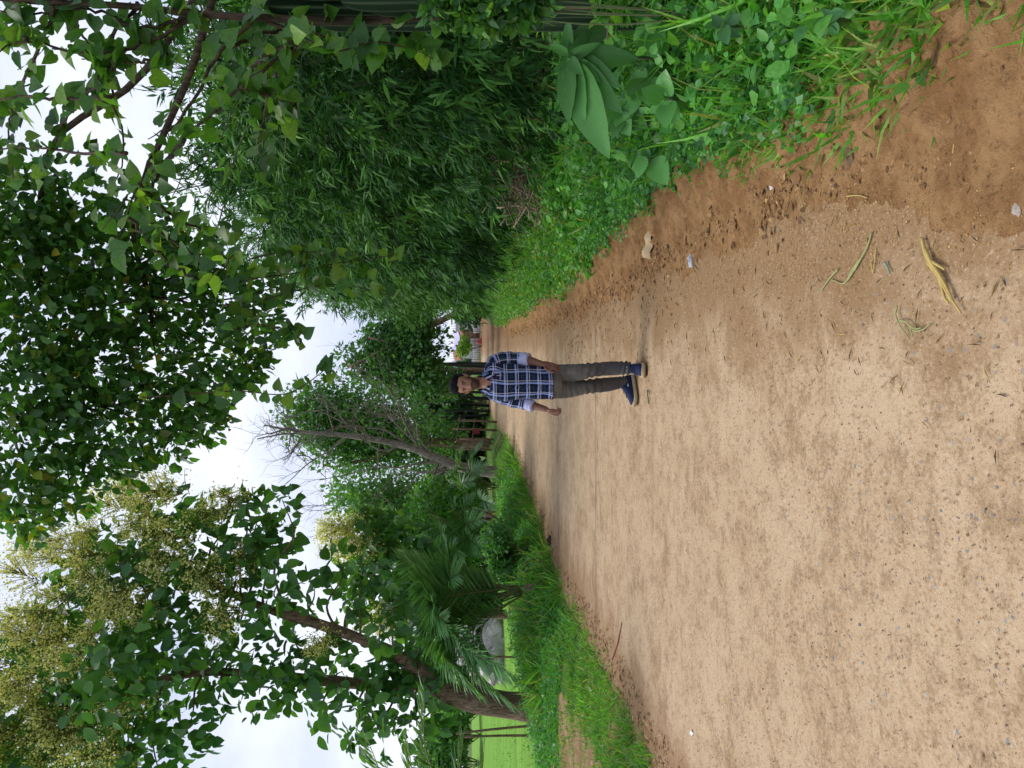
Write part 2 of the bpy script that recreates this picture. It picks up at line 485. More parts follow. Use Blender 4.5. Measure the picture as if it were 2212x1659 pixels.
def sheet(name, xs, ys, zf, mat, kind=None, parent=None, smooth=True):
    X, Y = np.meshgrid(xs, ys)
    V = np.stack([X, Y, zf(X, Y)], -1).reshape(-1, 3)
    nx, ny = len(xs), len(ys)
    i = np.arange(ny - 1)[:, None] * nx; j = np.arange(nx - 1)[None]
    Q = np.stack([i + j, i + j + 1, i + nx + j + 1, i + nx + j], -1).reshape(-1, 4)
    return tag(mk(name, V, Q, mat, parent, smooth=smooth), kind=kind)
xs = np.concatenate([[-900, -500, -250, -120, -70, -45, -30, -22, -16], np.arange(-12, 9, .13), [10, 13, 18, 26, 40, 70, 120, 250, 500, 900]])
ys = np.concatenate([[-300, -120, -60, -30, -15, -8, -4, -2], np.arange(-1, 30, .2), np.arange(30, 80, 1.2), [84, 90, 100, 120, 160, 240, 400, 700, 1500]])
sheet('ground', xs, ys, hgt, M_GROUND, 'structure')
# field beyond the verge
fx = np.concatenate([[-400, -200, -100, -60, -40, -28, -20, -16], np.linspace(-14, 0, 22)])
def field_sheet():
    ys = np.concatenate([np.arange(9, 40, .8), np.arange(40, 110, 4), [130, 170]])
    V, Q = [], []
    n = 24
    for y in ys:
        e = float(np.interp(y, [9, 16, 24, 40, 170], [-7.6, -8.0, -8.2, -9.5, -25])) + .35 * float(wob(y, y * .7, 1.1))
        x = e - np.concatenate([[0], np.geomspace(.4, 260, n - 1)])
        z = -.09 + np.zeros(n); z[0] = -.2
        V.append(np.stack([x, np.full(n, y), z], -1))
    m = len(ys)
    i = np.arange(m - 1)[:, None] * n; j = np.arange(n - 1)[None]
    Q = np.stack([i + j, i + n + j, i + n + j + 1, i + j + 1], -1).reshape(-1, 4)
    return tag(mk('field', np.concatenate(V), Q, M_FIELD, smooth=True), kind='structure')
field_sheet()
def soil_mat():
    t = NT('bare_earth'); g = t.n('NewGeometry'); p = g.outputs['Position']
    n2, n3 = t.noise(p, 4, 6, .65), t.noise(p, 60, 4, .7)
    c = t.mix(t.ramp(n2, .35, .65), (.21, .125, .065), (.36, .24, .14))
    return t.done(t.bsdf(t.mix(t.math('MULTIPLY', t.ramp(n3, .5, .7), .6), c, (.11, .065, .035)), .95, .1, n3, .6, .02))
def path_strip():
    V = []; ys = np.linspace(4.5, 13.2, 50); n = 14
    for y in ys:
        w = 1 - max(0, (y - 11) / 2.3) ** 2
        t = np.linspace(1.15 + .25 * float(wob(y * 2, y, 1.7)), 1.15 + (1.9 + .3 * float(wob(y, y * 2, 1.3))) * max(w, .05), n)
        x = float(xl(y)) - t; z = hgt(x, np.full(n, y)) + .014; z[0] -= .05; z[-1] -= .05
        V.append(np.stack([x, np.full(n, y), z], -1))
    i = np.arange(49)[:, None] * n; j = np.arange(n - 1)[None]
    tag(mk('path', np.concatenate(V), np.stack([i + j, i + n + j, i + n + j + 1, i + j + 1], -1).reshape(-1, 4), soil_mat(), smooth=True), kind='structure')
path_strip()
# road: bed (the filled joints) and slabs
M_JOINT = plain('joint_dirt', (.24, .15, .08), .95, .1, 40, .3)
def strip(name, y0, y1, dz, ny, nx, mat, inset=0.0, parent=None, kind=None):
    ys = np.linspace(y0, y1, ny)
    V = []
    for y in ys:
        x = np.linspace(float(xl(y)) - .18, float(xr(y)) + .42, nx)
        z = dz + .006 * wob(x, np.full(nx, y), 1.4) + (.004 * wob(x * 3, np.full(nx, y * 3), 1.6) if parent else 0)
        V.append(np.stack([x, np.full(nx, y), z], -1))
    V = np.concatenate(V)
    i = np.arange(ny - 1)[:, None] * nx; j = np.arange(nx - 1)[None]
    Q = np.stack([i + j, i + j + 1, i + nx + j + 1, i + nx + j], -1).reshape(-1, 4)
    if parent is not None:       # slab edges drop into the joint
        a = np.arange(nx); n0 = len(V)
        lo = V[:nx] - np.array([0, 0, .02]); hi = V[-nx:] - np.array([0, 0, .02])
        V = np.vstack([V, lo, hi])
        k = np.arange(nx - 1)
        Q = np.vstack([Q, np.stack([n0 + k, n0 + k + 1, k + 1, k], -1), np.stack([len(Q) * 0 + n0 + nx + k + 1, n0 + nx + k, (ny - 1) * nx + k, (ny - 1) * nx + k + 1], -1)])
    return tag(mk(name, V, Q, mat, parent, smooth=True), kind=kind)
road = strip('road', -12, 86, -.008, 120, 24, M_JOINT, kind='structure')
yj = [-12, -5.8, 1.2, 9.2, 12.95, 16.7, 20.45, 24.2, 27.95, 31.7, 35.45, 39.2, 43, 47, 51, 55, 60, 66, 72, 79, 86]
for a, b in zip(yj[:-1], yj[1:]):
    strip('road_slab', a + .004, b - .004, 0.0, 40, 40, M_ROAD, parent=road)

# crumbly earth shoulder standing a little above the slabs on the right
def shoulder_strip():
    r = np.random.default_rng(808); ys = np.concatenate([np.arange(.8, 9, .035), np.arange(9, 30, .12)]); n = 34; V = []
    for y in ys:
        x0 = float(xr(y)) - .62 + .16 * float(wob(y * .9, y, .8)); x = np.linspace(x0, float(xr(y)) + .26, n); t = np.linspace(0, 1, n)
        b = -.012 + .016 * sstep(0, .35, t) + .095 * sstep(.35, .8, t) * (.55 + .45 * wob(x * 4, np.full(n, y * 4), 1.7)) + .020 * np.abs(wob(x * 11, np.full(n, y * 11), 2.1)) * sstep(.05, .6, t) + .0055 * r.normal(size=n) * sstep(.25, .6, t) + .004 * wob(x * 6, np.full(n, y * 6), 1.3)
        z = np.maximum(hgt(x, np.full(n, y)), 0) * .6 + b; z[0] = -.03
        V.append(np.stack([x, np.full(n, y), z], -1))
    m = len(ys); i = np.arange(m - 1)[:, None] * n; j = np.arange(n - 1)[None]
    t = NT('crumbly_red_earth'); g = t.n('NewGeometry'); p = g.outputs['Position']
    n1, n2, n3 = t.noise(p, 5, 6, .7), t.noise(p, 38, 5, .75), t.noise(p, 140, 3, .7)
    c = t.mix(t.ramp(n1, .35, .65), (.23, .118, .048), (.37, .215, .098)); c = t.mix(t.math('MULTIPLY', t.ramp(n2, .52, .68), .65), c, (.085, .042, .018)); c = t.mix(t.math('MULTIPLY', t.ramp(n3, .58, .70), .6), c, (.46, .30, .13))
    mat = t.done(t.bsdf(c, .95, .1, t.math('ADD', n2, t.math('MULTIPLY', n3, .4)), .9, .025))
    tag(mk('earth_shoulder', np.concatenate(V), np.stack([i + j, i + j + 1, i + n + j + 1, i + n + j], -1).reshape(-1, 4), mat, smooth=False), kind='structure')
shoulder_strip()
# ------------------------------------------------------------------ carpets of small plants
G_WEED = [(.075, .27, .045), (.10, .32, .05), (.06, .21, .05), (.13, .35, .055)]
G_GRASS = [(.08, .28, .03), (.12, .35, .04), (.06, .21, .03), (.16, .38, .055), (.09, .26, .035), (.27, .28, .09)]
G_COOL = [(.06, .20, .06), (.08, .26, .075), (.05, .16, .055)]
def carpet(name, label, cat, pts, seed, hmax, size, tpl, cols, wid=1.0, lean=0.8, mat=None, flat=.7, parent=None, lowto=None):
    rng = np.random.default_rng(seed)
    n = len(pts)
    X, Y = pts[:, 0], pts[:, 1]
    z0 = hgt(X, Y)
    top = hmax * (.5 + .38 * wob(X * 1.3, Y * 1.3, 1.9) + .38 * wob(X * 3 + 5, Y * 3, 2.7)).clip(.08, 1.5)
    if lowto is not None: top = top * sstep(lowto[0], lowto[1], Y + .5 * wob(X, Y, 1.3))
    z = z0 + top * rng.random(n) ** .6
    P = np.stack([X, Y, z], -1)
    D = nrm(np.stack([rng.normal(size=n), rng.normal(size=n), lean * rng.normal(size=n) * .5 + .15], -1))
    N = nrm(np.array([0, -.25, 1.0]) * flat + .55 * rng.normal(size=(n, 3)))
    S = size * (.6 + .8 * rng.random(n))
    mb = MB()
    scatter(mb, tpl, P, D, N, S, tint(rng, n, cols), wid)
    o = mb.build(name, mat or M_LEAF)
    return tag(o, label, cat, kind='stuff')
def grass(name, label, pts, seed, h, cols, wid=1.0, lean=.55, cat='grass', gaps=None):
    rng = np.random.default_rng(seed)
    n = len(pts)
    X, Y = pts[:, 0], pts[:, 1]
    if gaps is not None:
        k = wob(X * 1.9, Y * 1.9, 1.6) + .5 * rng.normal(size=n) > gaps
        X, Y = X[k], Y[k]; n = len(X)
    P = np.stack([X, Y, hgt(X, Y) - .01], -1)
    D = nrm(np.stack([lean * rng.normal(size=n), lean * rng.normal(size=n), np.ones(n)], -1))
    N = nrm(np.stack([rng.normal(size=n), rng.normal(size=n), .3 * np.ones(n)], -1))
    S = np.asarray(h) * (.5 + .8 * rng.random(n)) * (.7 + .35 * wob(X, Y, 2.5))
    mb = MB()
    scatter(mb, 'blade', P, D, N, S, tint(rng, n, cols), wid)
    return tag(mb.build(name, M_LEAF), label, cat, kind='stuff')
def band(seed, n, y0, y1, t0, t1, side, pw=1.6, edge=.18):
    """n points beside the road, denser near the camera; t = metres beyond the ragged verge line"""
    rng = np.random.default_rng(seed)
    Y = y0 + (y1 - y0) * rng.random(n) ** pw
    t = t0 + (t1 - t0) * rng.random(n)
    if side > 0: X = xr(Y) + t + edge * wob(Y * 2.1, Y, 1.4)
    else: X = xl(Y) - t + edge * wob(Y * 1.7, Y, 1.1)
    return np.stack([X, Y], -1)
# right-hand bank
carpet('ground_cover', 'low leafy weeds covering the bank under the bamboo', 'weeds', band(1, 36000, 3.2, 9.5, .10, 2.3, 1, 1.2), 11, .34, .045, 'kite', G_WEED + G_COOL)
carpet('ground_cover', 'taller oval-leaved weeds standing above the low ones on the right bank', 'weeds', band(21, 5200, 2.6, 9.5, .30, 2.2, 1, 1.1), 31, .50, .085, 'ovate', G_WEED, wid=1.15)
carpet('ground_cover', 'fine weeds along the far right verge of the road', 'weeds', band(2, 26000, 9, 34, .05, 1.9, 1, 1.5), 12, .50, .085, 'kite', G_WEED + G_GRASS, wid=.7)
grass('grass', 'long green grass hanging over the dirt in the near verge corner', band(3, 12000, 1.0, 4.2, .02, 1.5, 1, .85), 13, .30, G_GRASS, wid=1.5, lean=1.2)
grass('grass', 'sparse short grass at the right edge of the dirt shoulder', band(4, 5000, 3.6, 30, -.04, .5, 1, 1.3), 14, .16, G_GRASS, wid=1.2, lean=.8)
grass('grass', 'thin seeding stalks poking out of the weeds on the right bank', band(22, 2600, 3.5, 26, .25, 1.9, 1, 1.3), 32, .62, G_GRASS, wid=.55, lean=.5)
# left-hand verge
carpet('ground_cover', 'dense creeping plants on the left bank around the palm', 'weeds', np.vstack([band(5, 34000, 11.2, 24, .35, 2.6, -1, 1.3), band(55, 9000, 12.0, 18, 2.4, 5.0, -1, 1.2)]), 15, .42, .075, 'kite', G_COOL + G_WEED, wid=.8, lowto=(11.0, 15.5))
grass('grass', 'bright grass fringe along the left road edge', np.vstack([band(6, 26000, 6.0, 30, -.05, 1.05, -1, 1.4), band(66, 7000, 28, 62, -.1, 3.0, -1, 1.2)]), 16, .19, G_GRASS, wid=1.4, lean=1.0, gaps=-.25)
grass('grass', 'taller tufts of grass breaking out of the creeping plants on the left bank', band(67, 5000, 12.5, 26, .2, 2.4, -1, 1.3), 36, .55, G_GRASS, wid=1.0, lean=.7)
grass('grass', 'thin turf on the left verge between the bare path and the crop field', band(7, 26000, 8.5, 26, 2.9, 5.3, -1, 1.3), 17, .15, G_GRASS + G_WEED, wid=1.8, lean=.8)
grass('grass', 'scattered blades growing in the bare earth path of the left verge', band(8, 22000, 5.5, 15, .8, 3.4, -1, 1.0), 18, .11, G_GRASS, wid=2.2, lean=1.0)
def crop_pts(seed, n):
    rng = np.random.default_rng(seed)
    Y = 12 + 34 * rng.random(n) ** 1.3
    X = -8.6 - (Y * .5) * rng.random(n)
    return np.stack([X, Y], -1)
grass('crop', 'yellow green young crop standing in the field behind the teak tree', crop_pts(9, 30000), 19, .17, [(.14, .30, .03), (.17, .34, .045), (.09, .21, .03)], wid=2.6, lean=.5, cat='crop')
# ------------------------------------------------------------------ the person on the road
def zp(zx, zy, Y):
    return at((1380 + zx / 3.072) / 1.4756, (1040 + zy / 3.072) / 1.4756, Y)
PY = 6.88
def remesh(mb, voxel, smooth=3):
    V, Fs, C, U = mb.arrays()
    me = raw_mesh('tmp', V, Fs, M_TWIG)
    o = bpy.data.objects.new('tmp', me); COL.objects.link(o)
    m = o.modifiers.new('r', 'REMESH'); m.mode = 'VOXEL'; m.voxel_size = voxel
    if smooth:
        s = o.modifiers.new('s', 'SMOOTH'); s.iterations = smooth; s.factor = .5
    dg = bpy.context.evaluated_depsgraph_get(); dg.update()
    e = o.evaluated_get(dg).to_mesh()
    n = len(e.vertices); V = np.zeros(n * 3); e.vertices.foreach_get('co', V); V = V.reshape(-1, 3)
    L = np.zeros(len(e.loops), int); e.loops.foreach_get('vertex_index', L)
    T = np.zeros(len(e.polygons), int); e.polygons.foreach_get('loop_total', T)
    S = np.zeros(len(e.polygons), int); e.polygons.foreach_get('loop_start', S)
    Fs = [L[S[T == k][:, None] + np.arange(k)] for k in (3, 4) if (T == k).any()]
    o.evaluated_get(dg).to_mesh_clear()
    bpy.data.objects.remove(o); bpy.data.meshes.remove(me)
    return V, Fs
def limb(mb, pts, R, n=14, m=None):
    P = spline(pts, m or (len(pts) * 5)); r = np.interp(np.linspace(0, 1, len(P)), np.linspace(0, 1, len(R)), R)
    # rounded ends
    d0, d1 = nrm(P[0] - P[1]), nrm(P[-1] - P[-2])
    P = np.vstack([P[0] + d0 * r[0] * .9, P[0] + d0 * r[0] * .6, P, P[-1] + d1 * r[-1] * .6, P[-1] + d1 * r[-1] * .9])
    r = np.concatenate([[r[0] * .35, r[0] * .8], r, [r[-1] * .8, r[-1] * .35]])
    mb.add(*tube(P, r, n)[:2])
person = empty('person', (0.03, PY, 0), 'man in a navy and white checked shirt and grey trousers standing on the road', 'person')
# --- head frame: local x = his left, y = face forward, z up
HC = zp(318, 567, PY - .02)
yaw, roll, nod = math.radians(-11), math.radians(4), math.radians(2)
fwd = np.array([math.sin(yaw), -math.cos(yaw), 0])            # towards the camera, turned to the picture's bottom
side = np.array([math.cos(yaw), math.sin(yaw), 0])
upv = np.array([0, 0, 1.0])
side, upv = side * math.cos(roll) + upv * math.sin(roll), upv * math.cos(roll) - side * math.sin(roll)
HR = np.stack([side, fwd, upv], 1)
tt = [0, .05, .12, .25, .4, .55, .7, .85, .95, 1]
hw_ = [.022, .036, .048, .060, .067, .072, .074, .064, .040, .002]
fr_ = [.066, .084, .091, .092, .092, .093, .091, .076, .046, .002]
bk_ = [.0, -.02, -.04, -.066, -.085, -.096, -.098, -.086, -.055, -.002]
def head_grid(nz=72, na=80):
    t = 1 - np.cos(np.linspace(0, math.pi, nz)) ; t = t / 2
    hw, fr, bk = (np.interp(t, tt, q) for q in (hw_, fr_, bk_))
    for a in (hw, fr, bk):
        a[1:-1] = (a[:-2] + 2 * a[1:-1] + a[2:]) / 4
    z = -.118 + .230 * t
    th = np.arange(na) / na * 2 * math.pi
    c, s = np.cos(th), np.sin(th)
    x = hw[:, None] * np.sign(c) * np.abs(c) ** .92
    y = np.where(s > 0, fr[:, None] * np.abs(s) ** .85, bk[:, None] * np.abs(s) ** .9)
    Z = np.repeat(z[:, None], na, 1)
    g = lambda a, b, sx, sz: np.exp(-((np.abs(x) - a) / sx) ** 2 - ((Z - b) / sz) ** 2)
    front = np.clip(s, 0, 1)[None, :] * np.ones_like(Z)
    nose = .023 * np.exp(-(x / .0115) ** 2) * np.where(Z > -.046, np.clip((.020 - Z) / .066, 0, 1) ** .8, np.exp(-((Z + .046) / .008) ** 2))
    d = nose + .009 * g(.014, -.046, .007, .008) - .010 * g(.031, .002, .016, .012) + .006 * g(.028, .021, .022, .008)
    d = d + .007 * np.exp(-(x / .021) ** 2) * (np.exp(-((Z + .069) / .005) ** 2) + np.exp(-((Z + .082) / .006) ** 2)) - .006 * np.exp(-(x / .022) ** 2 - ((Z + .0755) / .003) ** 2)
    d = d + .007 * np.exp(-(x / .02) ** 2 - ((Z + .106) / .012) ** 2) + .005 * g(.046, -.02, .018, .018)
    y = y + d * front
    V = np.stack([x, y, Z], -1)
    i = np.arange(nz - 1)[:, None] * na; j = np.arange(na)[None]; k = (j + 1) % na
    Q = np.stack([i + j, i + k, i + na + k, i + na + j], -1).reshape(-1, 4)
    return V, Q
HV, HQ = head_grid()
mb = MB()
W = lambda p: np.asarray(p) @ HR.T + HC
_hv = HV.reshape(-1, 3); _n = HV.shape[1]; _j = np.arange(_n); _k = (_j + 1) % _n; _m = len(_hv)
_hv = np.vstack([_hv, HV[0].mean(0), HV[-1].mean(0)])
mb.add(W(_hv), [HQ[:, ::-1], np.vstack([np.stack([_j, _k, np.full(_n, _m)], -1), np.stack([_k + _m - _n, _j + _m - _n, np.full(_n, _m + 1)], -1)])])
for sg in (-1, 1):        # ears
    e = np.array([[sg * .070, -.006, -.030], [sg * .080, -.012, -.014], [sg * .085, -.016, .006], [sg * .080, -.014, .020], [sg * .072, -.006, .022]])
    limb(mb, W(e), [.007, .009, .010, .009, .006], 10)
neck0 = zp(540, 548, PY + .01)
limb(mb, [W([0, -.03, -.04]), W([0, -.025, -.10]), zp(490, 556, PY + .01), neck0], [.052, .053, .056, .066], 20)
# torso and hips under the clothes
def ring(zx, y0, y1, b, Y=PY, tw=0.0, sl=0.0):
    p0, p1 = zp(zx, y1, Y), zp(zx + sl, y0, Y)
    ax = (p1 - p0) / 2
    ax = np.array([ax[0] * math.cos(tw), ax[0] * math.sin(tw), ax[2]])
    return (p0 + p1) / 2, ax, np.array([-math.sin(tw) * b, math.cos(tw) * b, 0])
TR = [(470, 492, 616, .060), (488, 462, 640, .070), (512, 405, 668, .085), (536, 362, 698, .098), (565, 343, 716, .108), (620, 346, 728, .118), (700, 366, 730, .122),
      (800, 372, 722, .118), (900, 376, 712, .115), (1000, 378, 710, .117), (1080, 380, 713, .121), (1140, 382, 716, .124), (1166, 384, 717, .124)]
def torso(shrink, last):
    C, A, B = [], [], []
    for q in TR[:last]:
        c, a, b = ring(*q, tw=math.radians(4), sl=-6)
        C.append(c); A.append(a * (1 - shrink / np.linalg.norm(a))); B.append(b * (1 - shrink / np.linalg.norm(b)))
    return C, A, B
C, A, B = torso(.02, 13)
mb.add(*loft(C, A, B, 28)[:2])
# legs (under the trousers)
LEGL = [zp(1170, 465, PY), zp(1300, 458, PY - .03), zp(1530, 428, PY - .08), zp(1720, 414, PY - .07), zp(1900, 408, PY - .10)]
LEGR = [zp(1170, 632, PY), zp(1300, 625, PY + .02), zp(1530, 588, PY + .05), zp(1720, 568, PY + .11), zp(1880, 545, PY + .15)]
limb(mb, LEGL, [.075, .066, .048, .045, .036], 16)
limb(mb, LEGR, [.075, .066, .048, .045, .036], 16)
# arms
SL, EL, WL = zp(590, 340, PY + .0), zp(885, 318, PY + .02), zp(1062, 366, PY - .13)
SR, ER, WR = zp(610, 690, PY + .03), zp(915, 757, PY + .05), zp(1105, 812, PY - .06)
limb(mb, [SL, SL * .5 + EL * .5 + [.004, 0, 0], EL, EL * .6 + WL * .4, WL], [.040, .040, .038, .038, .0255], 16)
limb(mb, [SR, SR * .5 + ER * .5, ER, ER * .6 + WR * .4, WR], [.038, .038, .037, .036, .025], 16)
def palm(w, k, across, nor, wid, th=.013):
    P = np.array([w + (k - w) * t for t in (-.12, .15, .45, .8, 1.0)])
    a = np.array([across * wid * q for q in (.5, .62, .9, 1.0, .9)])
    b = np.array([nor * th * q for q in (1.3, 1.25, 1.25, 1.1, .8)])
    mb.add(*loft(P, a, b, 18, 2.4)[:2])
# his left hand: hangs in front of the thigh, back of the hand outwards
kL = zp(1152, 388, PY - .16)
acL = nrm(zp(1140, 345, PY - .13) - zp(1160, 430, PY - .18)); nL = nrm(np.cross(acL, kL - WL))
palm(WL, kL, acL, nL, .042)
for f, (tx, ty, ty_) in enumerate([(1228, 398, -.15), (1243, 416, -.175), (1240, 430, -.19), (1226, 440, -.20)]):
    r0 = kL + acL * (.031 - .0205 * f); tip = zp(tx, ty, PY + ty_)
    mid = r0 * .5 + tip * .5 + np.array([.008, -.012, .0])
    limb(mb, [r0 + (WL - kL) * .3, r0, mid, tip], [.010, .0095, .0088, .0072], 10)
tL = zp(1105, 415, PY - .18)
limb(mb, [WL * .6 + kL * .4 - acL * .015, tL, zp(1148, 440, PY - .20), zp(1190, 452, PY - .205)], [.013, .0118, .0105, .008], 10)
# his right hand: half-open, palm to the front, fingers curled up
kR = zp(1178, 850, PY - .07)
acR = nrm(zp(1190, 870, PY - .04) - zp(1165, 822, PY - .10)); nR = nrm(np.cross(acR, kR - WR))
palm(WR, kR, acR, nR, .036)
for f, (mx_, my_, tx, ty, dy_) in enumerate([(1222, 868, 1250, 838, -.05), (1236, 858, 1254, 822, -.065), (1236, 846, 1248, 806, -.085), (1222, 836, 1226, 797, -.10)]):
    r0 = kR + acR * (.026 - .017 * f)
    limb(mb, [r0 + (WR - kR) * .3, r0, zp(mx_, my_, PY + dy_ - .01), zp(tx, ty, PY + dy_ - .035)], [.010, .0095, .009, .0075], 10)
limb(mb, [WR * .65 + kR * .35 - acR * .014, zp(1140, 822, PY - .11), zp(1172, 818, PY - .125), zp(1208, 824, PY - .125)], [.013, .012, .0105, .0085], 10)
V, Fs = remesh(mb, .0042, 4)
L = (V - HC) @ HR
x, y, z = np.abs(L[:, 0]), L[:, 1], L[:, 2]
skin = np.array([.32, .155, .098]); deep = np.array([.17, .074, .047]); beard = np.array([.030, .020, .017])
col = np.tile(skin, (len(V), 1))
hm = (np.linalg.norm(L * [1, .8, .7], axis=1) < .135)
def put(mask, c):
    global col
    mask = np.clip(mask, 0, 1)[:, None]
    col = col * (1 - mask) + np.asarray(c) * mask
arm = ~hm & (V[:, 2] < 1.3)
put(arm * .9, [.15, .062, .038])
front = sstep(.02, .05, y) * hm
jaw = sstep(-.040, -.062, z) * sstep(-.135, -.12, z) * hm * sstep(-.01, .03, y)
jaw = np.maximum(jaw, hm * sstep(.048, .062, x) * sstep(.012, -.03, z) * sstep(-.005, .02, y) * sstep(-.135, -.12, z))
put(jaw * .88, beard)
must = np.exp(-((z + .060) / .0055) ** 2) * sstep(.034, .024, x) * front
put(must * .95, beard * .8)
lips = np.exp(-((z + .076) / .0095) ** 2) * sstep(.027, .019, x) * front
put(lips * .95, [.15, .058, .050])
put(np.exp(-((z + .0760) / .0026) ** 2) * sstep(.024, .018, x) * front, [.03, .012, .012])
brow = np.exp(-((z - .0225 + .10 * np.maximum(x - .035, 0)) / .0055) ** 2) * sstep(.010, .015, x) * sstep(.052, .044, x) * front
put(brow * .95, [.012, .010, .010])
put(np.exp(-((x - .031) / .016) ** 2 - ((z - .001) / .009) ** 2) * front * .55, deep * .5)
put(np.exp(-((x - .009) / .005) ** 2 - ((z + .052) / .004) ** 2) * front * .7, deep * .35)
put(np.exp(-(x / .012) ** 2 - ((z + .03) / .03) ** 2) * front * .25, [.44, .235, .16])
def skin_mat():
    t = NT('skin'); a = t.n('Attribute'); a.attribute_name = 'Col'; g = t.n('NewGeometry')
    nz = t.noise(g.outputs['Position'], 130, 4, .6)
    c = t.mix(.35, a.outputs['Color'], t.mix(nz, (.55, .5, .5), (1, 1, 1)), 'MULTIPLY')
    b = t.bsdf(c, .5, .35, nz, .12, .002)
    b.inputs['Subsurface Weight'].default_value = .06
    b.inputs['Subsurface Radius'].default_value = (.01, .004, .002)
    return t.done(b)
mk('body', V, Fs, skin_mat(), person, col=col, smooth=True)
# eyes
M_EYE = plain('eye', None, .2, .5, 50, .02, .02, attr=True)
for sg in (-1, 1):
    u, w = np.meshgrid(np.linspace(0, 2 * math.pi, 17)[:-1], np.linspace(0, math.pi, 12))
    S = np.stack([np.sin(w) * np.cos(u), np.cos(w), np.sin(w) * np.sin(u)], -1).reshape(-1, 3)
    c = np.tile([.55, .50, .46], (len(S), 1)); c[S[:, 1] > .80] = (.02, .012, .01)
    i = np.arange(11)[:, None] * 16; j = np.arange(16)[None]; k = (j + 1) % 16
    Q = np.stack([i + j, i + 16 + j, i + 16 + k, i + k], -1).reshape(-1, 4)
    mk('eye', W(S * [.0128, .0118, .0058] + [sg * .031, .0722, .0003]), Q, M_EYE, person, col=c, smooth=True)
# hair: combed up and back, higher on his right
def hair():
    V, Q = head_grid(90, 110)
    P = V.reshape(-1, 3)
    x, y, z = P[:, 0], P[:, 1], P[:, 2]
    # hairline height as a function of how far forward the point is
    line = np.interp(y, [-.10, -.05, -.012, .005, .03, .055, .075, .10], [-.085, -.07, -.045, .018, .046, .060, .066, .070]) + .006 * np.sin(x * 90)
    m = z - line
    nr = nrm(P * [1.0, 1.0, 1.1] - [0, -.01, .0])
    th = .017 * sstep(.0, .05, m) + .020 * sstep(.05, .11, z) * (1 - .8 * sstep(-.02, -.09, y)) + .010 * sstep(.03, .1, z) * sstep(.03, -.06, x)
    ridge = np.sin(x * 260 + y * 90 + 2 * np.sin(z * 70)) * .0028 + np.sin(x * 420 - y * 60) * .0016
    th = th + ridge * sstep(.01, .04, m) - .003
    P2 = P + nr * th[:, None]
    P2[:, 1] += .012 * sstep(.06, .11, z) * sstep(-.02, .05, y)
    q = (m[Q] > -.004).all(1)
    return W(P2), Q[q][:, ::-1]
def hair_mat():
    t = NT('black_hair'); g = t.n('NewGeometry'); nz = t.noise(t.scale(g.outputs['Position'], (220, 220, 40)), 1, 4)
    return t.done(t.bsdf(t.mix(nz, (.004, .004, .005), (.011, .010, .012)), .75, .12, nz, .6, .004))
V, Q = hair()
mk('hair', V, Q, hair_mat(), person, smooth=True)
# --- shirt
def plaid_mat():
    t = NT('checked_cotton'); uv = t.n('UVMap'); s = t.n('SeparateXYZ'); t.l(uv.outputs[0], s.inputs[0])
    def lines(c, per, off):
        f = t.math('FRACT', t.math('DIVIDE', t.math('ADD', c, off), per))
        band = lambda ce, w: t.math('COMPARE', f, ce, w)
        wide = band(.30, .075); thin = band(.52, .032)
        faint = t.math('ADD', band(.83, .03), band(.97, .025), clamp=True)
        return wide, thin, faint
    u, v = lines(s.outputs[0], .112, .02), lines(s.outputs[1], .099, .012)
    base = (.006, .008, .028)
    c = base
    nzf = t.noise(uv.outputs[0], 900, 2)
    c = t.mix(t.math('MULTIPLY', u[2], .45), c, (.03, .075, .13))
    c = t.mix(t.math('MULTIPLY', v[2], .45), c, (.03, .075, .13))
    navy = t.math('MULTIPLY', t.math('ADD', u[0], v[0], clamp=True), .35)
    c = t.mix(navy, c, (.02, .035, .20))
    lav = (.42, .53, .92)
    c = t.mix(t.math('MULTIPLY', u[0], .5), c, lav)
    c = t.mix(t.math('MULTIPLY', v[0], .5), c, lav)
    c = t.mix(t.math('MULTIPLY', u[1], .55), c, (.62, .63, .82))
    c = t.mix(t.math('MULTIPLY', v[1], .55), c, (.62, .63, .82))
    g = t.n('NewGeometry'); w = t.noise(g.outputs['Position'], 14, 4, .5, .6)
    return t.done(t.bsdf(c, .85, .15, t.math('ADD', w, t.math('MULTIPLY', nzf, .05)), .5, .03))
M_PLAID = plaid_mat()
C, A, B = torso(0.0, 13)
C, A, B = (spline(q, 110) for q in (C, A, B))
n = 120
th = np.arange(n) / n * 2 * math.pi
zz = np.linspace(0, 1, 110)[:, None]
dsp = .004 * np.sin(9 * th[None] + 10 * zz) * sstep(.3, 1, zz) + .004 * np.sin(26 * zz + 3 * np.cos(th)[None] * 2) * sstep(.25, .5, zz) + .0035 * np.sin(5 * th[None] - 18 * zz)
dsp[-1] += .003
V, Fs, uv = loft(C, A, B, n, 2.35, True, dsp)
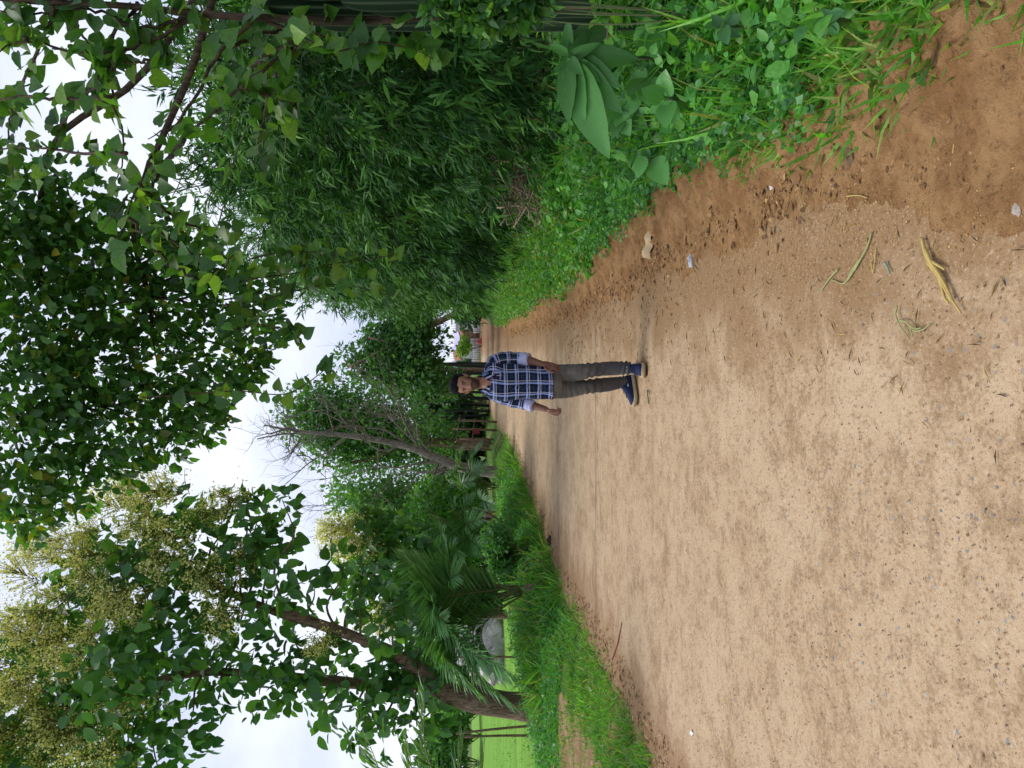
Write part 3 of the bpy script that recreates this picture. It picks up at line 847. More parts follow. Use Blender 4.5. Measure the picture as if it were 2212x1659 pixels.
# open the neck: faces of the first rings in front are dropped for the collar opening
neck = zp(505, 566, PY - .05)
def front_xyz(X, z):
    k = int(np.argmin(abs(C[:, 2] - z)))
    a = np.linalg.norm(A[k]); b = np.linalg.norm(B[k])
    q = min(abs(X - C[k][0]) / a, .98)
    return np.array([X, C[k][1] - b * (1 - q ** 2.35) ** (1 / 2.35), z])
def front_point(zx, zy):
    """point on the front of the shirt at that height"""
    q = zp(zx, zy, PY)
    return front_xyz(q[0], q[2])
def collar_edges(sg):
    ctr = zp(470, 556, PY + .012)
    a = np.linspace(0, 1, 24)
    ang = math.radians(90) - sg * a * math.radians(160)         # from the nape round to the throat
    top = np.stack([ctr[0] + .068 * np.cos(ang), ctr[1] + .070 * np.sin(ang), ctr[2] + .060 - .115 * a ** 1.5], -1)
    bot = np.stack([ctr[0] + (.088 + .012 * a) * np.cos(ang), ctr[1] + (.086 + .01 * a) * np.sin(ang), ctr[2] + .012 - .125 * a ** 1.5], -1)
    for q, dz, dx in ((-1, .030, .036), (-2, .024, .028), (-3, .016, .018), (-4, .009, .010), (-5, .004, .004)):
        bot[q] += [sg * dx, 0, -dz]
    for arr, off in ((top, .010), (bot, .009)):
        for q in range(24):
            if a[q] > .45:
                arr[q][1] = min(arr[q][1], front_xyz(arr[q][0], arr[q][2])[1] - off)
    return ctr, a, top, bot
fc = V[Fs[0]].mean(1)
open_ = fc[:, 1] < C[0][1] - .01
for sg in (-1, 1):
    ctr, a_, top, bot = collar_edges(sg)
    mid = (top * .65 + bot * .35)[a_ > .4]
    mid = mid[np.argsort(mid[:, 2])]
    lim = np.interp(fc[:, 2], mid[:, 2], mid[:, 0], left=np.nan)
    with np.errstate(invalid='ignore'):
        open_ &= (fc[:, 0] < lim) if sg > 0 else (fc[:, 0] > lim)
Fs = [Fs[0][~open_], Fs[1][n:]]
shirt = mk('shirt', V, Fs, M_PLAID, person, uv=uv, smooth=True)
def sleeve(P, R, cuffP, cuffR, name):
    Ps = spline(P, 34); r = np.interp(np.linspace(0, 1, 34), np.linspace(0, 1, len(R)), R)
    T, A, B = frames(Ps)
    th = np.arange(36) / 36 * 2 * math.pi; zz = np.linspace(0, 1, 34)[:, None]
    d = .0045 * np.sin(zz * 30 + 1.5 * np.sin(th)[None]) * sstep(.25, .6, zz) + .003 * np.sin(3 * th[None] + 9 * zz)
    V, Fs, uv = loft(Ps, A * r[:, None], B * r[:, None], 36, 2, True, d)
    uv = uv + np.array([.03, .05])
    mk('sleeve', V, Fs, M_PLAID, shirt, uv=uv, smooth=True)
    Ps = spline(cuffP, 12); r = np.interp(np.linspace(0, 1, 12), np.linspace(0, 1, len(cuffR)), cuffR)
    T, A, B = frames(Ps)
    zz = np.linspace(0, 1, 12)[:, None]
    d = .0025 * np.sin(zz * 15) + .002 * np.sin(4 * th[None] + 3 * zz)
    V, Fs, uv = loft(Ps, A * r[:, None], B * r[:, None], 36, 2, True, d)
    mk('cuff', V, Fs, M_CUFF, shirt, uv=uv, smooth=True)
M_CUFF = plain('pale_cuff_lining', (.40, .42, .62), .85, .15, 25, .18, .3, .01)
c0L, c1L = zp(856, 322, PY + .015), zp(940, 324, PY - .035)
sleeve([zp(585, 400, PY + .01), zp(600, 350, PY + .005), zp(670, 324, PY + .01), zp(760, 318, PY + .02), zp(868, 318, PY + .02)], [.052, .066, .064, .062, .057],
       [c0L, (c0L + c1L) / 2, c1L], [.060, .0605, .055], 'l')
c0R, c1R = zp(912, 757, PY + .05), zp(984, 785, PY + .0)
sleeve([zp(600, 640, PY + .02), zp(615, 676, PY + .03), zp(680, 702, PY + .04), zp(800, 735, PY + .055), zp(925, 760, PY + .05)], [.045, .056, .057, .056, .053],
       [c0R, (c0R + c1R) / 2, c1R], [.055, .0555, .050], 'r')
# collar: a folded band round the neck with two points in front
mbc = MB()
for sg in (-1, 1):
    ctr, a_, top, bot = collar_edges(sg)
    ins = top.copy(); ins[:, :2] = ctr[:2] + (ins[:, :2] - ctr[:2]) * .96; ins[:, 2] -= .03
    Vc = np.concatenate([ins, top, bot, bot + [0, .004, .003]])
    i = np.arange(23)
    Qc = np.concatenate([np.stack([i + r * 24, i + 1 + r * 24, i + 1 + (r + 1) * 24, i + (r + 1) * 24], -1) for r in range(3)])
    mbc.add(Vc, Qc, uv=np.stack([np.tile(a_ * .1 + .06, 4), np.repeat([.075, .075, .102, .109], 24)], -1))
mbc.build('collar', M_PLAID, shirt)
M_NAVY = plain('navy_placket', (.010, .012, .03), .8, .2, 40, .2)
M_BTN = plain('button', (.03, .03, .04), .35, .5, 60, .1)
plk = MB()
pr = [front_point(zx, 596 - (zx - 545) * .010) for zx in np.linspace(562, 1155, 30)]
pl_ = np.array(pr)
V = np.concatenate([pl_ + [-.016, -.0035, 0], pl_ + [.016, -.0045, 0], pl_ + [.016, .002, 0], pl_ + [-.016, .002, 0]])
i = np.arange(29); Q = np.concatenate([np.stack([i + a * 30, i + 1 + a * 30, i + 1 + b * 30, i + b * 30], -1) for a, b in ((0, 1), (1, 2), (3, 0))])
_sv = np.concatenate([[0], np.cumsum(np.linalg.norm(np.diff(C, axis=0), axis=1))])
s_ = np.array([_sv[int(np.argmin(abs(C[:, 2] - q[2])))] for q in pl_])
mk('placket', V, Q, M_PLAID, shirt, uv=np.concatenate([np.stack([np.full(30, q), s_], -1) for q in (.0425, .070, .070, .0425)]))
for zx in (640, 745, 850, 955, 1060):
    c = front_point(zx, 596 - (zx - 545) * .010) + [0, -.006, 0]
    a = np.arange(10) / 10 * 6.283
    V = np.vstack([np.stack([c[0] + .0055 * np.cos(a), np.full(10, c[1] - .002), c[2] + .0055 * np.sin(a)], -1), np.stack([c[0] + .006 * np.cos(a), np.full(10, c[1] + .004), c[2] + .006 * np.sin(a)], -1), [c - [0, .0025, 0]]])
    j = np.arange(10); k = (j + 1) % 10
    mk('button', V, [np.stack([j, k, np.full(10, 20)], -1), np.stack([j, j + 10, k + 10, k], -1)], M_BTN, shirt)
# chest pocket with its red and white stitched mark
def patch(name, z0, z1, y0, y1, mat, out, parent, nseg=6):
    a = np.array([[front_point(zx, zy) + [0, -out, 0] for zy in np.linspace(y0, y1, nseg)] for zx in (z0, z1)])
    b = a + [0, .003, 0]
    V = np.concatenate([a[0], a[1], b[0], b[1]]); i = np.arange(nseg - 1); n = nseg
    Q = np.concatenate([np.stack([i + p * n, i + 1 + p * n, i + 1 + q * n, i + q * n], -1) for p, q in ((0, 1), (2, 0), (1, 3))])
    u = np.tile(np.linspace(0, .07, nseg), 4); v = np.repeat([.05, .13, .05, .13], nseg)
    return mk(name, V, Q, mat, parent, uv=np.stack([u, v], -1))
patch('pocket', 585, 668, 436, 522, M_PLAID, .003, shirt)
M_RED, M_WHITE = plain('red_thread', (.45, .05, .04), .7, .2, 90, .2), plain('white_thread', (.7, .7, .72), .7, .2, 90, .1)
patch('stitched_mark', 576, 583, 455, 473, M_WHITE, .0042, shirt, 4)
patch('stitched_mark', 573, 580, 478, 494, M_RED, .0042, shirt, 4)
patch('stitched_mark', 570, 577, 498, 518, M_RED, .0042, shirt, 4)
patch('stitched_mark', 590, 600, 434, 450, M_RED, .0042, shirt, 4)
# --- trousers
mb = MB()
hips = [(1120, 386, 708, .115), (1170, 382, 706, .118), (1215, 372, 706, .115), (1255, 380, 700, .10)]
Cq, Aq, Bq = zip(*[ring(*q) for q in hips])
mb.add(*loft(Cq, Aq, Bq, 30)[:2])
def trouser_leg(pts, R, seed):
    P = spline(pts, 64); s = np.linspace(0, 1, 64)
    r = np.interp(s, np.linspace(0, 1, len(R)), R)
    T, A, B = frames(P)
    th = np.arange(36) / 36 * 2 * math.pi; zz = s[:, None]
    kn = np.exp(-((zz - .50) / .10) ** 2) + 1.4 * np.exp(-((zz - .93) / .085) ** 2) + .35 * np.exp(-((zz - .22) / .12) ** 2)
    d = .0085 * kn * np.sin(zz * 85 + 2.2 * np.sin(th + seed)[None] + seed) + .003 * np.sin(2 * th[None] + zz * 14 + seed)
    mb.add(*loft(P, A * r[:, None], B * r[:, None], 36, 2, True, d)[:2])
trouser_leg([zp(1190, 460, PY), zp(1300, 456, PY - .02), zp(1420, 452, PY - .06), zp(1540, 430, PY - .085), zp(1700, 415, PY - .06), zp(1830, 410, PY - .085), zp(1936, 408, PY - .115)],
            [.083, .080, .073, .066, .062, .058, .060], 0)
trouser_leg([zp(1190, 630, PY), zp(1300, 622, PY + .01), zp(1420, 606, PY + .02), zp(1540, 588, PY + .03), zp(1700, 571, PY + .10), zp(1820, 553, PY + .14), zp(1888, 546, PY + .15)],
            [.076, .074, .070, .065, .062, .058, .057], 2)
V, Fs = remesh(mb, .006, 2)
def denim():
    t = NT('grey_twill'); g = t.n('NewGeometry'); p = g.outputs['Position']
    n1, n2 = t.noise(p, 9, 5, .6), t.noise(p, 300, 2)
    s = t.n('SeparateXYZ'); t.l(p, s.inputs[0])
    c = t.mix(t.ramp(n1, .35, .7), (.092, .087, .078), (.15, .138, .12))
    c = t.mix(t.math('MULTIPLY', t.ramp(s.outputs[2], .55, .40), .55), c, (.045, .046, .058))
    return t.done(t.bsdf(c, .85, .15, t.math('ADD', n1, t.math('MULTIPLY', n2, .06)), .45, .03))
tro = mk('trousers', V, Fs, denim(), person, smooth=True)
# --- shoes
M_SHOE = plain('navy_knit', (.010, .016, .060), .75, .25, 120, .3, .3, .003)
M_SOLE = plain('tan_rubber_sole', (.42, .34, .20), .7, .3, 50, .2)
M_TREAD = plain('brown_rubber_tread', (.16, .10, .045), .8, .2, 50, .2)
M_LACE = plain('lace', (.018, .026, .07), .8, .2, 80, .2)
M_TAB = plain('pale_logo', (.42, .55, .60), .6, .3, 80, .1)
def shoe(heel, toe, lift, name):
    heel, toe = np.asarray(heel, float), np.asarray(toe, float)
    L = .288; d = nrm((toe - heel) * [1, 1, 0]); s = np.array([d[1], -d[0], 0]); u = np.array([0, 0, 1.0])
    T = lambda x, y, z: heel + s * x * 1.15 + d * y * 1.04 + u * (z * 1.12 + lift)
    st = [(0, .022, .050, .0), (.012, .031, .070, 0), (.05, .037, .094, 0), (.095, .039, .098, 0), (.135, .043, .083, -.002), (.18, .048, .062, -.004), (.225, .047, .046, -.004), (.262, .038, .036, -.003), (.280, .022, .026, 0), (.287, .006, .016, 0)]
    n = 24; th = np.arange(n) / n * 6.2832; V = []
    for y, w, h, xo in st:
        for a in th:
            sn = math.sin(a); z = .024 + (h * abs(sn) ** .8 if sn > 0 else -.004 * abs(sn))
            V.append(T(xo + w * np.sign(math.cos(a)) * abs(math.cos(a)) ** .75, y, z))
    m = len(st); i = np.arange(m - 1)[:, None] * n; j = np.arange(n)[None]; k = (j + 1) % n
    Q = np.stack([i + j, i + k, i + n + k, i + n + j], -1).reshape(-1, 4)
    V += [T(0, -.001, .045), T(0, .288, .03)]; jj = np.arange(n); kk = (jj + 1) % n
    up = mk('shoe', V, [Q, np.vstack([np.stack([kk, jj, np.full(n, m * n)], -1), np.stack([jj + (m - 1) * n, kk + (m - 1) * n, np.full(n, m * n + 1)], -1)])], M_SHOE, person, smooth=True)
    out = [(-.006, .010), (-.002, .027), (.02, .038), (.06, .042), (.11, .042), (.15, .047), (.19, .053), (.235, .051), (.268, .040), (.288, .022), (.294, .006)]
    def slab(z0, z1, grow, mat, nm):
        pl = [(w + grow, y) for y, w in out] + [(-(w + grow), y) for y, w in out[::-1]]
        c = len(pl); spring = lambda y: .012 * max(0, (y - .22) / .07) ** 2 + .004 * max(0, (.03 - y) / .03)
        V = [T(x, y, z0 + spring(y)) for x, y in pl] + [T(x * 1.03, y, (z0 + z1) / 2 + spring(y)) for x, y in pl] + [T(x * .97, y, z1 + spring(y)) for x, y in pl]
        Vc = [T(0, .14, z0), T(0, .14, z1)]
        j = np.arange(c); k = (j + 1) % c
        Q = np.vstack([np.stack([j, k, k + c, j + c], -1), np.stack([j + c, k + c, k + 2 * c, j + 2 * c], -1)])
        mk(nm, np.array(V + Vc), [Q, np.vstack([np.stack([k, j, np.full(c, 3 * c)], -1), np.stack([j + 2 * c, k + 2 * c, np.full(c, 3 * c + 1)], -1)])], mat, up)
    slab(.007, .034, .004, M_SOLE, 'sole'); slab(0, .0068, .001, M_TREAD, 'tread')
    for q in range(4):
        y = .125 + q * .022; h = float(np.interp(y, [a[0] for a in st], [a[2] for a in st])) + .026
        P = [T(x, y + .006 * (1 if q % 2 else -1) * x / .02, h - 12 * x * x + .002) for x in np.linspace(-.026, .026, 7)]
        mk('lace', *tube(P, .0032, 6)[:2], M_LACE, up, smooth=True)
    P = [T(-.004, .118, .122), T(-.03, .122, .118), T(-.038, .132, .085), T(-.02, .128, .115)]
    mk('lace', *tube(spline(P, 12), .0026, 6)[:2], M_LACE, up, smooth=True)
    for x in (-.022, .006):       # pale marks on the tongue and the side
        mk('logo_mark', *box(T(x + .006, .112, .124), .010, .022, .004, rot=np.stack([s, d * .8 + u * .6, np.cross(s, d * .8 + u * .6)], 1)), M_TAB, up)
    mk('logo_mark', *box(T(.040, .11, .072), .004, .030, .010, rot=np.stack([s, d, u], 1)), M_TAB, up)
    mk('logo_mark', *box(T(-.040, .11, .072), .004, .030, .010, rot=np.stack([s, d, u], 1)), M_TAB, up)
hL = zp(2010, 410, 1); 
ankL, ankR = LEGL[-1], LEGR[-1]
shoe([ankL[0] + .005, ankL[1] + .062, 0], [ankL[0] - .03, ankL[1] - .20, 0], .004, 'l')
shoe([ankR[0] + .055, ankR[1] + .02, 0], [ankR[0] - .20, ankR[1] - .10, 0], .004, 'r')
# ------------------------------------------------------------------ right-hand side: bamboo, overhanging tree, cactus, weeds
G_BAM = [(.018, .070, .015), (.032, .115, .02), (.011, .042, .012), (.11, .28, .05)]  # near clumps: dark greens put shaded hollows into the colour, bright one lit sprays
M_CULM = plain('bamboo_culm', (.10, .13, .05), .55, .3, 20, .35)
def bamboo(name, label, base, rad, top, ntuft, seed, cols, leaf=.18, nculm=14, group='bamboo clumps along the right side of the road', low=.25):
    """arching culms with tufts of narrow leaves; denser on the outside of the clump"""
    rng = np.random.default_rng(seed)
    b = np.array([base[0], base[1], float(hgt(*base))])
    root = empty(name, b, label, 'bamboo', group)
    mbc = MB()
    for k in range(nculm):
        a = rng.random() * 6.283; r0 = .35 * rad * rng.random(); out = nrm([math.cos(a), math.sin(a), 0]) * rad * (.5 + .5 * rng.random())
        h = top * (.75 + .3 * rng.random())
        p0 = b + [r0 * math.cos(a), r0 * math.sin(a), -.05]
        P = spline([p0, p0 + out * .12 + [0, 0, h * .45], p0 + out * .45 + [0, 0, h * .85], p0 + out * 1.0 + [0, 0, h * (.9 + .1 * rng.random())]], 14)
        mbc.add(*tube(P, np.linspace(.028, .006, 14), 6)[:2])
    mbc.build('culms', M_CULM, root, smooth=True)
    n = ntuft
    # envelope: dome, tufts mostly near its surface, hanging lower on the road side
    d = rdir(rng, n); d[:, 2] = np.where(rng.random(n) < .62, np.abs(d[:, 2]), -np.abs(d[:, 2]))
    d = nrm(d)
    hz = np.linalg.norm(d[:, :2], axis=1, keepdims=True)
    d[:, :2] = np.where((d[:, 2] < 0)[:, None], d[:, :2] / np.maximum(hz, .2) * (.55 + .45 * hz), d[:, :2])
    lob = 1 + .16 * np.sin(d[:, 0] * 7 + seed) + .14 * np.sin(d[:, 1] * 9 + 2 * seed) + .10 * np.sin(d[:, 2] * 12 + seed)
    rr = (.52 + .48 * rng.random(n) ** .55) * lob
    hc = low + (top - low) * .42
    P = np.stack([b[0] + d[:, 0] * rad * rr, b[1] + d[:, 1] * rad * rr, b[2] + hc + np.where(d[:, 2] > 0, d[:, 2] * (top - hc), d[:, 2] * (hc - low) * 1.15) * rr], -1)
    # gather into sprays so dark holes open between them
    m = n // 20
    cen = P[rng.integers(0, n, m)]
    pick = rng.integers(0, m, n)
    g = .86 * (rng.random((n, 1)) < .82)
    P = P * (1 - g) + (cen[pick] + rng.normal(size=(n, 3)) * [.22, .22, .16]) * g
    P[:, 2] = np.maximum(P[:, 2], b[2] + .25)
    outw = nrm((P - [b[0], b[1], b[2] + hc]) * [1, 1, .5])
    tdir = nrm(outw * .8 + rng.normal(size=(n, 3)) * .35 + [0, 0, -.45])
    k = 7
    PP = np.repeat(P, k, 0) + rng.normal(size=(n * k, 3)) * .035
    DD = nrm(np.repeat(tdir, k, 0) + rng.normal(size=(n * k, 3)) * .42)
    NN = nrm(rng.normal(size=(n * k, 3)) * .6 + [0, -.3, .8])
    SS = leaf * (.55 + .7 * rng.random(n * k))
    cbase = np.asarray(cols)[rng.choice(len(cols), m, p=[.3, .3, .18, .22] if len(cols) == 4 else None)]
    CC = np.repeat(.3 * tint(rng, n, cols) + .7 * cbase[pick], k, 0) * (.85 + .3 * rng.random((n * k, 1)))
    mb = MB(); scatter(mb, 'lance', PP, DD, NN, SS, CC, 1.55)
    tag(mb.build('foliage', M_BAMBOO, root), kind='stuff')
    # slim branchlets carrying the sprays
    mbt = MB()
    for c in cen[:160]:
        q = b + [(c[0] - b[0]) * .35, (c[1] - b[1]) * .35, (c[2] - b[2]) * .8]
        mbt.add(*tube(spline([q, (q + c) / 2 + [0, 0, .15], c], 5), [.007, .006, .005, .004, .002], 4, False)[:2])
    mbt.build('branchlets', M_CULM, root)
    return root
BAM = [((4.1, 8.4), 1.9, 3.9, 4200, 'big dark bamboo clump beside the cactus stems, nearest the camera'),
       ((4.3, 11.6), 2.2, 5.6, 5400, 'tall dense bamboo clump behind the brush pile'),
       ((4.2, 15.2), 2.2, 6.3, 5000, 'dark bamboo clump standing next beyond the tall one behind the brush pile'),
       ((4.1, 19.2), 2.1, 7.0, 4300, 'bamboo clump above the fine weeds, fourth from the camera'),
       ((4.3, 23.5), 2.2, 7.4, 3800, 'lighter bamboo clump leaning towards the road, fifth from the camera'),
       ((4.6, 28.0), 2.3, 7.8, 3300, 'bamboo clump overhanging the road edge, sixth from the camera'),
       ((5.3, 34.0), 2.6, 8.2, 3000, 'last bamboo clump before the road bends')]
for i, (b, r, tp, nt, lb) in enumerate(BAM):
    bamboo('bamboo_clump', lb, b, r, tp, nt, 100 + i, G_BAM if i < 3 else [(.06, .17, .03), (.09, .23, .035), (.045, .13, .03)], leaf=.20 + .014 * i)

# ---- overhanging tree: trunk stands right of the picture, limbs reach over the road
RP_TREE = [(.035, .11, .025), (.055, .16, .03), (.09, .22, .035), (.045, .135, .045)]
RP_NEW = [(.20, .26, .03), (.30, .28, .03), (.12, .22, .03)]
M_LEAF_OBJ = leaf_mat('tree_leaf', .45, .36, .45, [(.035, .11, .025), (.055, .16, .03), (.10, .24, .035), (.055, .15, .055), (.22, .30, .05)])
M_HEART_OBJ = leaf_mat('vine_leaf', .45, .40, .4, [(.03, .095, .02), (.05, .15, .025), (.08, .20, .03), (.04, .12, .035), (.16, .30, .04)])
def limbs(mbx, start, targets, r0, rng, jit=.12, r1=.008):
    for tg in targets:
        L = np.linalg.norm(tg - start)
        mid1, mid2 = start + (tg - start) * .33, start + (tg - start) * .68
        P = spline([start, mid1 + rng.normal(size=3) * L * jit + [0, 0, L * .06], mid2 + rng.normal(size=3) * L * jit * .7 + [0, 0, L * .05], tg], 14)
        mbx.add(*tube(P, np.linspace(r0, r1, 14), 7)[:2])
def crown(rng, clumps, n, size, cols, droop=.35, inner=.25, flat=.6, jit=.18, pref=None):
    """leaf positions spread through a set of clumps (x, y, z, r)"""
    cl = np.array(clumps, float)
    w = cl[:, 3] ** 2; w = w / w.sum()
    k = rng.choice(len(cl), n, p=w)
    d = rdir(rng, n)
    rr = cl[k, 3] * (inner + (1 - inner) * rng.random(n) ** .6)
    P = cl[k, :3] + d * rr[:, None] * [1, 1, .85]
    D = nrm(d * .7 + rng.normal(size=(n, 3)) * .55 + [0, 0, -droop])
    N = nrm(np.array([0, 0, flat]) + rng.normal(size=(n, 3)) * .55 + d * .3)
    S = size * (.45 + .9 * rng.random(n))
    return P, D, N, S, tint(rng, n, cols, jit)
rng = np.random.default_rng(41)
tb = np.array([4.1, 6.3, float(hgt(4.1, 6.3))])
otree = empty('overhanging_tree', tb, 'dark broad-leaved tree reaching over the road from the right with yellowish young leaves', 'tree')
cl = []
for dx, dy, Y, r in [(60, 560, 7.2, .55), (190, 560, 7.4, .5), (330, 560, 7.6, .42), (90, 690, 7.3, .6), (240, 660, 7.6, .55), (390, 640, 7.8, .48), (490, 640, 8.0, .40), (560, 700, 8.2, .33),
                     (60, 830, 7.4, .58), (200, 800, 7.6, .58), (340, 790, 7.8, .52), (450, 780, 8.0, .45), (540, 790, 8.3, .30), (110, 950, 7.5, .50), (250, 920, 7.8, .50), (370, 890, 8.0, .42), (440, 900, 8.2, .32),
                     (40, 1060, 7.5, .42), (150, 1050, 7.7, .36), (270, 1010, 8.0, .28), (370, 960, 8.2, .25), (70, 1130, 7.7, .25), (20, 440, 7.0, .5), (-120, 600, 7.2, .7), (-150, 850, 7.4, .7), (-120, 1050, 7.5, .5), (-200, 350, 6.8, .7),
                     (600, 620, 8.0, .20), (330, 480, 7.4, .34), (180, 450, 7.2, .4), (430, 560, 7.7, .33)]:
    p = at(dx, dy, Y); cl.append((p[0], p[1], p[2], r * 1.0))
fork = np.array([3.6, 6.6, 3.6])
mbx = MB()
mbx.add(*tube(spline([tb - [0, 0, .2], tb + [-.05, .05, 1.2], [3.9, 6.4, 2.4], fork], 18), np.linspace(.20, .12, 18), 12)[:2])
hub1, hub2, hub3 = at(80, 520, 7.2), at(320, 640, 7.7), at(150, 820, 7.6)
limbs(mbx, fork, [hub1, hub2], .035, rng, .05, .022)
limbs(mbx, hub1, [hub3], .035, rng, .05, .02)
ca = np.array(cl)[:, :3]
for c in ca:
    h = min((hub1, hub2, hub3), key=lambda q: np.linalg.norm(q - c))
    limbs(mbx, h, [c], .018, rng, .10, .005)
mbx.build('trunk', M_BARK_DARK, otree, smooth=True)
P, D, N, S, C_ = crown(rng, cl, 11500, .108, RP_TREE, droop=.35)
new = (P[:, 2] > 3.6) & (rng.random(len(P)) < .03 + .16 * sstep(-.4, -1.5, P[:, 0]))
C_[new] = tint(rng, int(new.sum()), RP_NEW)
leafy(otree, 'ovate', P, D, N, S, C_, M_GLOSS, M_LEAF_OBJ, 300, rng=rng, wid=1.1)

# ---- climbing vine with heart-shaped leaves on a slender stem at the right edge
rng = np.random.default_rng(42)
vb = np.array([2.35, 4.6, float(hgt(2.35, 4.6))])
vine = empty('climbing_vine', vb, 'heart-leaved vine climbing the slender stem and hanging over the bamboo', 'vine')
mbx = MB()
stems = [[vb, at(1000, 30, 4.6), at(760, 45, 4.6), at(560, 38, 4.6), at(430, 30, 4.6), at(260, 12, 4.6), at(60, 2, 4.6), at(-120, -20, 4.6)]]
twigs = [[(560, 30), (470, 120), (400, 240), (330, 330), (280, 450), (240, 560)], [(560, 38), (640, 90), (520, 190), (440, 260), (370, 330), (300, 400), (220, 500)],
         [(300, 10), (230, 100), (240, 210), (270, 320), (240, 420)], [(150, 5), (170, 60), (200, 120), (230, 240)], [(430, 30), (300, 100), (180, 115), (60, 90), (-40, 120)],
         [(240, 210), (120, 215), (30, 210), (-50, 240)], [(270, 330), (170, 330), (60, 320), (-60, 330)], [(120, 20), (60, 160), (20, 260), (30, 400)], [(360, 120), (320, 130), (250, 135), (180, 130)],
         [(400, 300), (340, 380), (320, 470), (400, 540), (470, 560)], [(640, 90), (560, 130), (520, 170), (480, 160), (450, 140)], [(300, 400), (380, 470), (460, 500), (510, 490)],
         [(280, 470), (360, 560), (440, 600), (520, 540)], [(520, 190), (600, 210), (640, 230), (600, 260)], [(500, 100), (620, 60), (700, 80), (760, 110)], [(640, 100), (600, 160), (560, 300), (570, 350)],
         [(430, 30), (300, 60), (200, 20), (60, 30), (-40, 20)], [(60, 90), (20, 60), (-30, 60)], [(250, 135), (200, 190), (130, 280), (80, 400)]]
hang = [[(470, 620), (560, 600), (640, 590), (720, 570), (800, 560), (880, 545)], [(480, 660), (560, 650), (650, 625), (740, 615), (850, 640)], [(540, 560), (610, 545), (700, 545), (770, 550)], [(480, 720), (560, 700), (620, 720), (640, 735)],
        [(300, 860), (420, 850), (520, 845), (620, 850), (700, 800), (710, 780)], [(620, 60), (720, 110), (810, 90), (900, 110), (940, 130)]]
LP, LD, LN, LS = [], [], [], []
def vine_leaves(P, per, size, young=0.0):
    m = max(2, int(len(P) * per))
    for t in np.linspace(.04, 1, m):
        i = min(len(P) - 2, int(t * (len(P) - 1)))
        p = P[i]
        for _ in range(2):
            off = rng.normal(size=3) * .045
            LP.append(p + off); LD.append(nrm(rng.normal(size=3) * [.9, .6, .4] + [0, -.1, -.35])); LN.append(nrm(rng.normal(size=3) * .5 + [0, -.8, .5])); LS.append(size * (.6 + .6 * rng.random()))
for st in stems:
    P = spline(st, 50); mbx.add(*tube(P, np.linspace(.028, .016, 50), 8)[:2]); vine_leaves(P[6:], .45, .12)
for k, tw in enumerate(twigs):
    Y0 = 4.6; Y1 = 4.7 + .5 * (k % 4)
    P = spline([at(a, b, Y0 + (Y1 - Y0) * i / (len(tw) - 1)) for i, (a, b) in enumerate(tw)], 34)
    P = P + rng.normal(size=P.shape) * .006
    mbx.add(*tube(P, np.linspace(.013, .004, 34), 5)[:2]); vine_leaves(P, .50, .115)
for k, tw in enumerate(hang):
    Yh = 6.2 if k < 5 else 4.4
    P = spline([at(a, b, Yh + .05 * i) for i, (a, b) in enumerate(tw)], 30)
    mbx.add(*tube(P, np.linspace(.007, .003, 30), 5)[:2]); vine_leaves(P, .5, .115)
mbx.build('stem', M_BARK_DARK, vine, smooth=True)
n = len(LP)
leafy(vine, 'heart', LP, LD, LN, LS, tint(rng, n, [(.025, .08, .015), (.04, .12, .02), (.06, .15, .02), (.12, .22, .03)]), M_LEAF, M_HEART_OBJ, 300, rng=rng)

# ---- columnar cactus at the right edge
def cactus_mat():
    t = NT('cactus_skin'); a = t.n('Attribute'); a.attribute_name = 'Col'; g = t.n('NewGeometry')
    nz = t.noise(g.outputs['Position'], 35, 5)
    return t.done(t.bsdf(t.mix(t.math('MULTIPLY', nz, .35), a.outputs['Color'], (.03, .05, .022)), .7, .1, nz, .3, .01))
M_CACT = cactus_mat()
cact = empty('columnar_cactus', (2.2, 4.45, float(hgt(2.2, 4.45))), 'tall dark ribbed columnar cactus standing at the right edge under the vine', 'cactus')
rng = np.random.default_rng(43)
for k, (zt, dyt, zb, dyb, Y, r) in enumerate([(560, 12, 1150, 4, 4.6, .042), (640, 38, 1160, 22, 4.75, .042), (690, 52, 1170, 40, 4.9, .040), (740, 4, 1170, -4, 4.4, .044), (545, -26, 1170, -30, 4.5, .05), (800, 20, 1170, 14, 4.55, .038)]):
    p0, p1 = at(zb, dyb, Y), at(zt, dyt, Y)
    p0[2] = float(hgt(p0[0], p0[1])) - .05
    P = spline([p0, (p0 + p1) / 2 + rng.normal(size=3) * .02, p1], 40)
    n = 25; th = np.arange(n) / n * 6.2832; T, A, B = frames(P)
    taper = np.where(np.linspace(0, 1, 40) > .93, np.sqrt(np.clip(1 - ((np.linspace(0, 1, 40) - .93) / .072) ** 2, .02, 1)), 1)
    rib = 1 + .30 * np.abs(np.cos(2.5 * th)) ** 3 - .12
    seg = 1 + .05 * np.sin(np.linspace(0, 34, 40) + k) + .04 * np.sin(np.linspace(0, 9, 40) + 2 * k)
    R = r * taper[:, None] * rib[None] * seg[:, None]
    V = P[:, None] + (np.cos(th)[None, :, None] * A[:, None] + np.sin(th)[None, :, None] * B[:, None]) * R[:, :, None]
    V = np.vstack([V.reshape(-1, 3), P[-1] + nrm(P[-1] - P[-2]) * .01])
    i = np.arange(39)[:, None] * n; j = np.arange(n)[None]; kk = (j + 1) % n
    Q = np.stack([i + j, i + kk, i + n + kk, i + n + j], -1).reshape(-1, 4)
    jj = np.arange(n)
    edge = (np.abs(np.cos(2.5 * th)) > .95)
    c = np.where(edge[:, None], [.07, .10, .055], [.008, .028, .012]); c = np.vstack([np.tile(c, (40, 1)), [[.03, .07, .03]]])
    mk('stem', V, [Q, np.stack([jj + 39 * n, (jj + 1) % n + 39 * n, np.full(n, 40 * n)], -1)], M_CACT, cact, col=c, smooth=True)

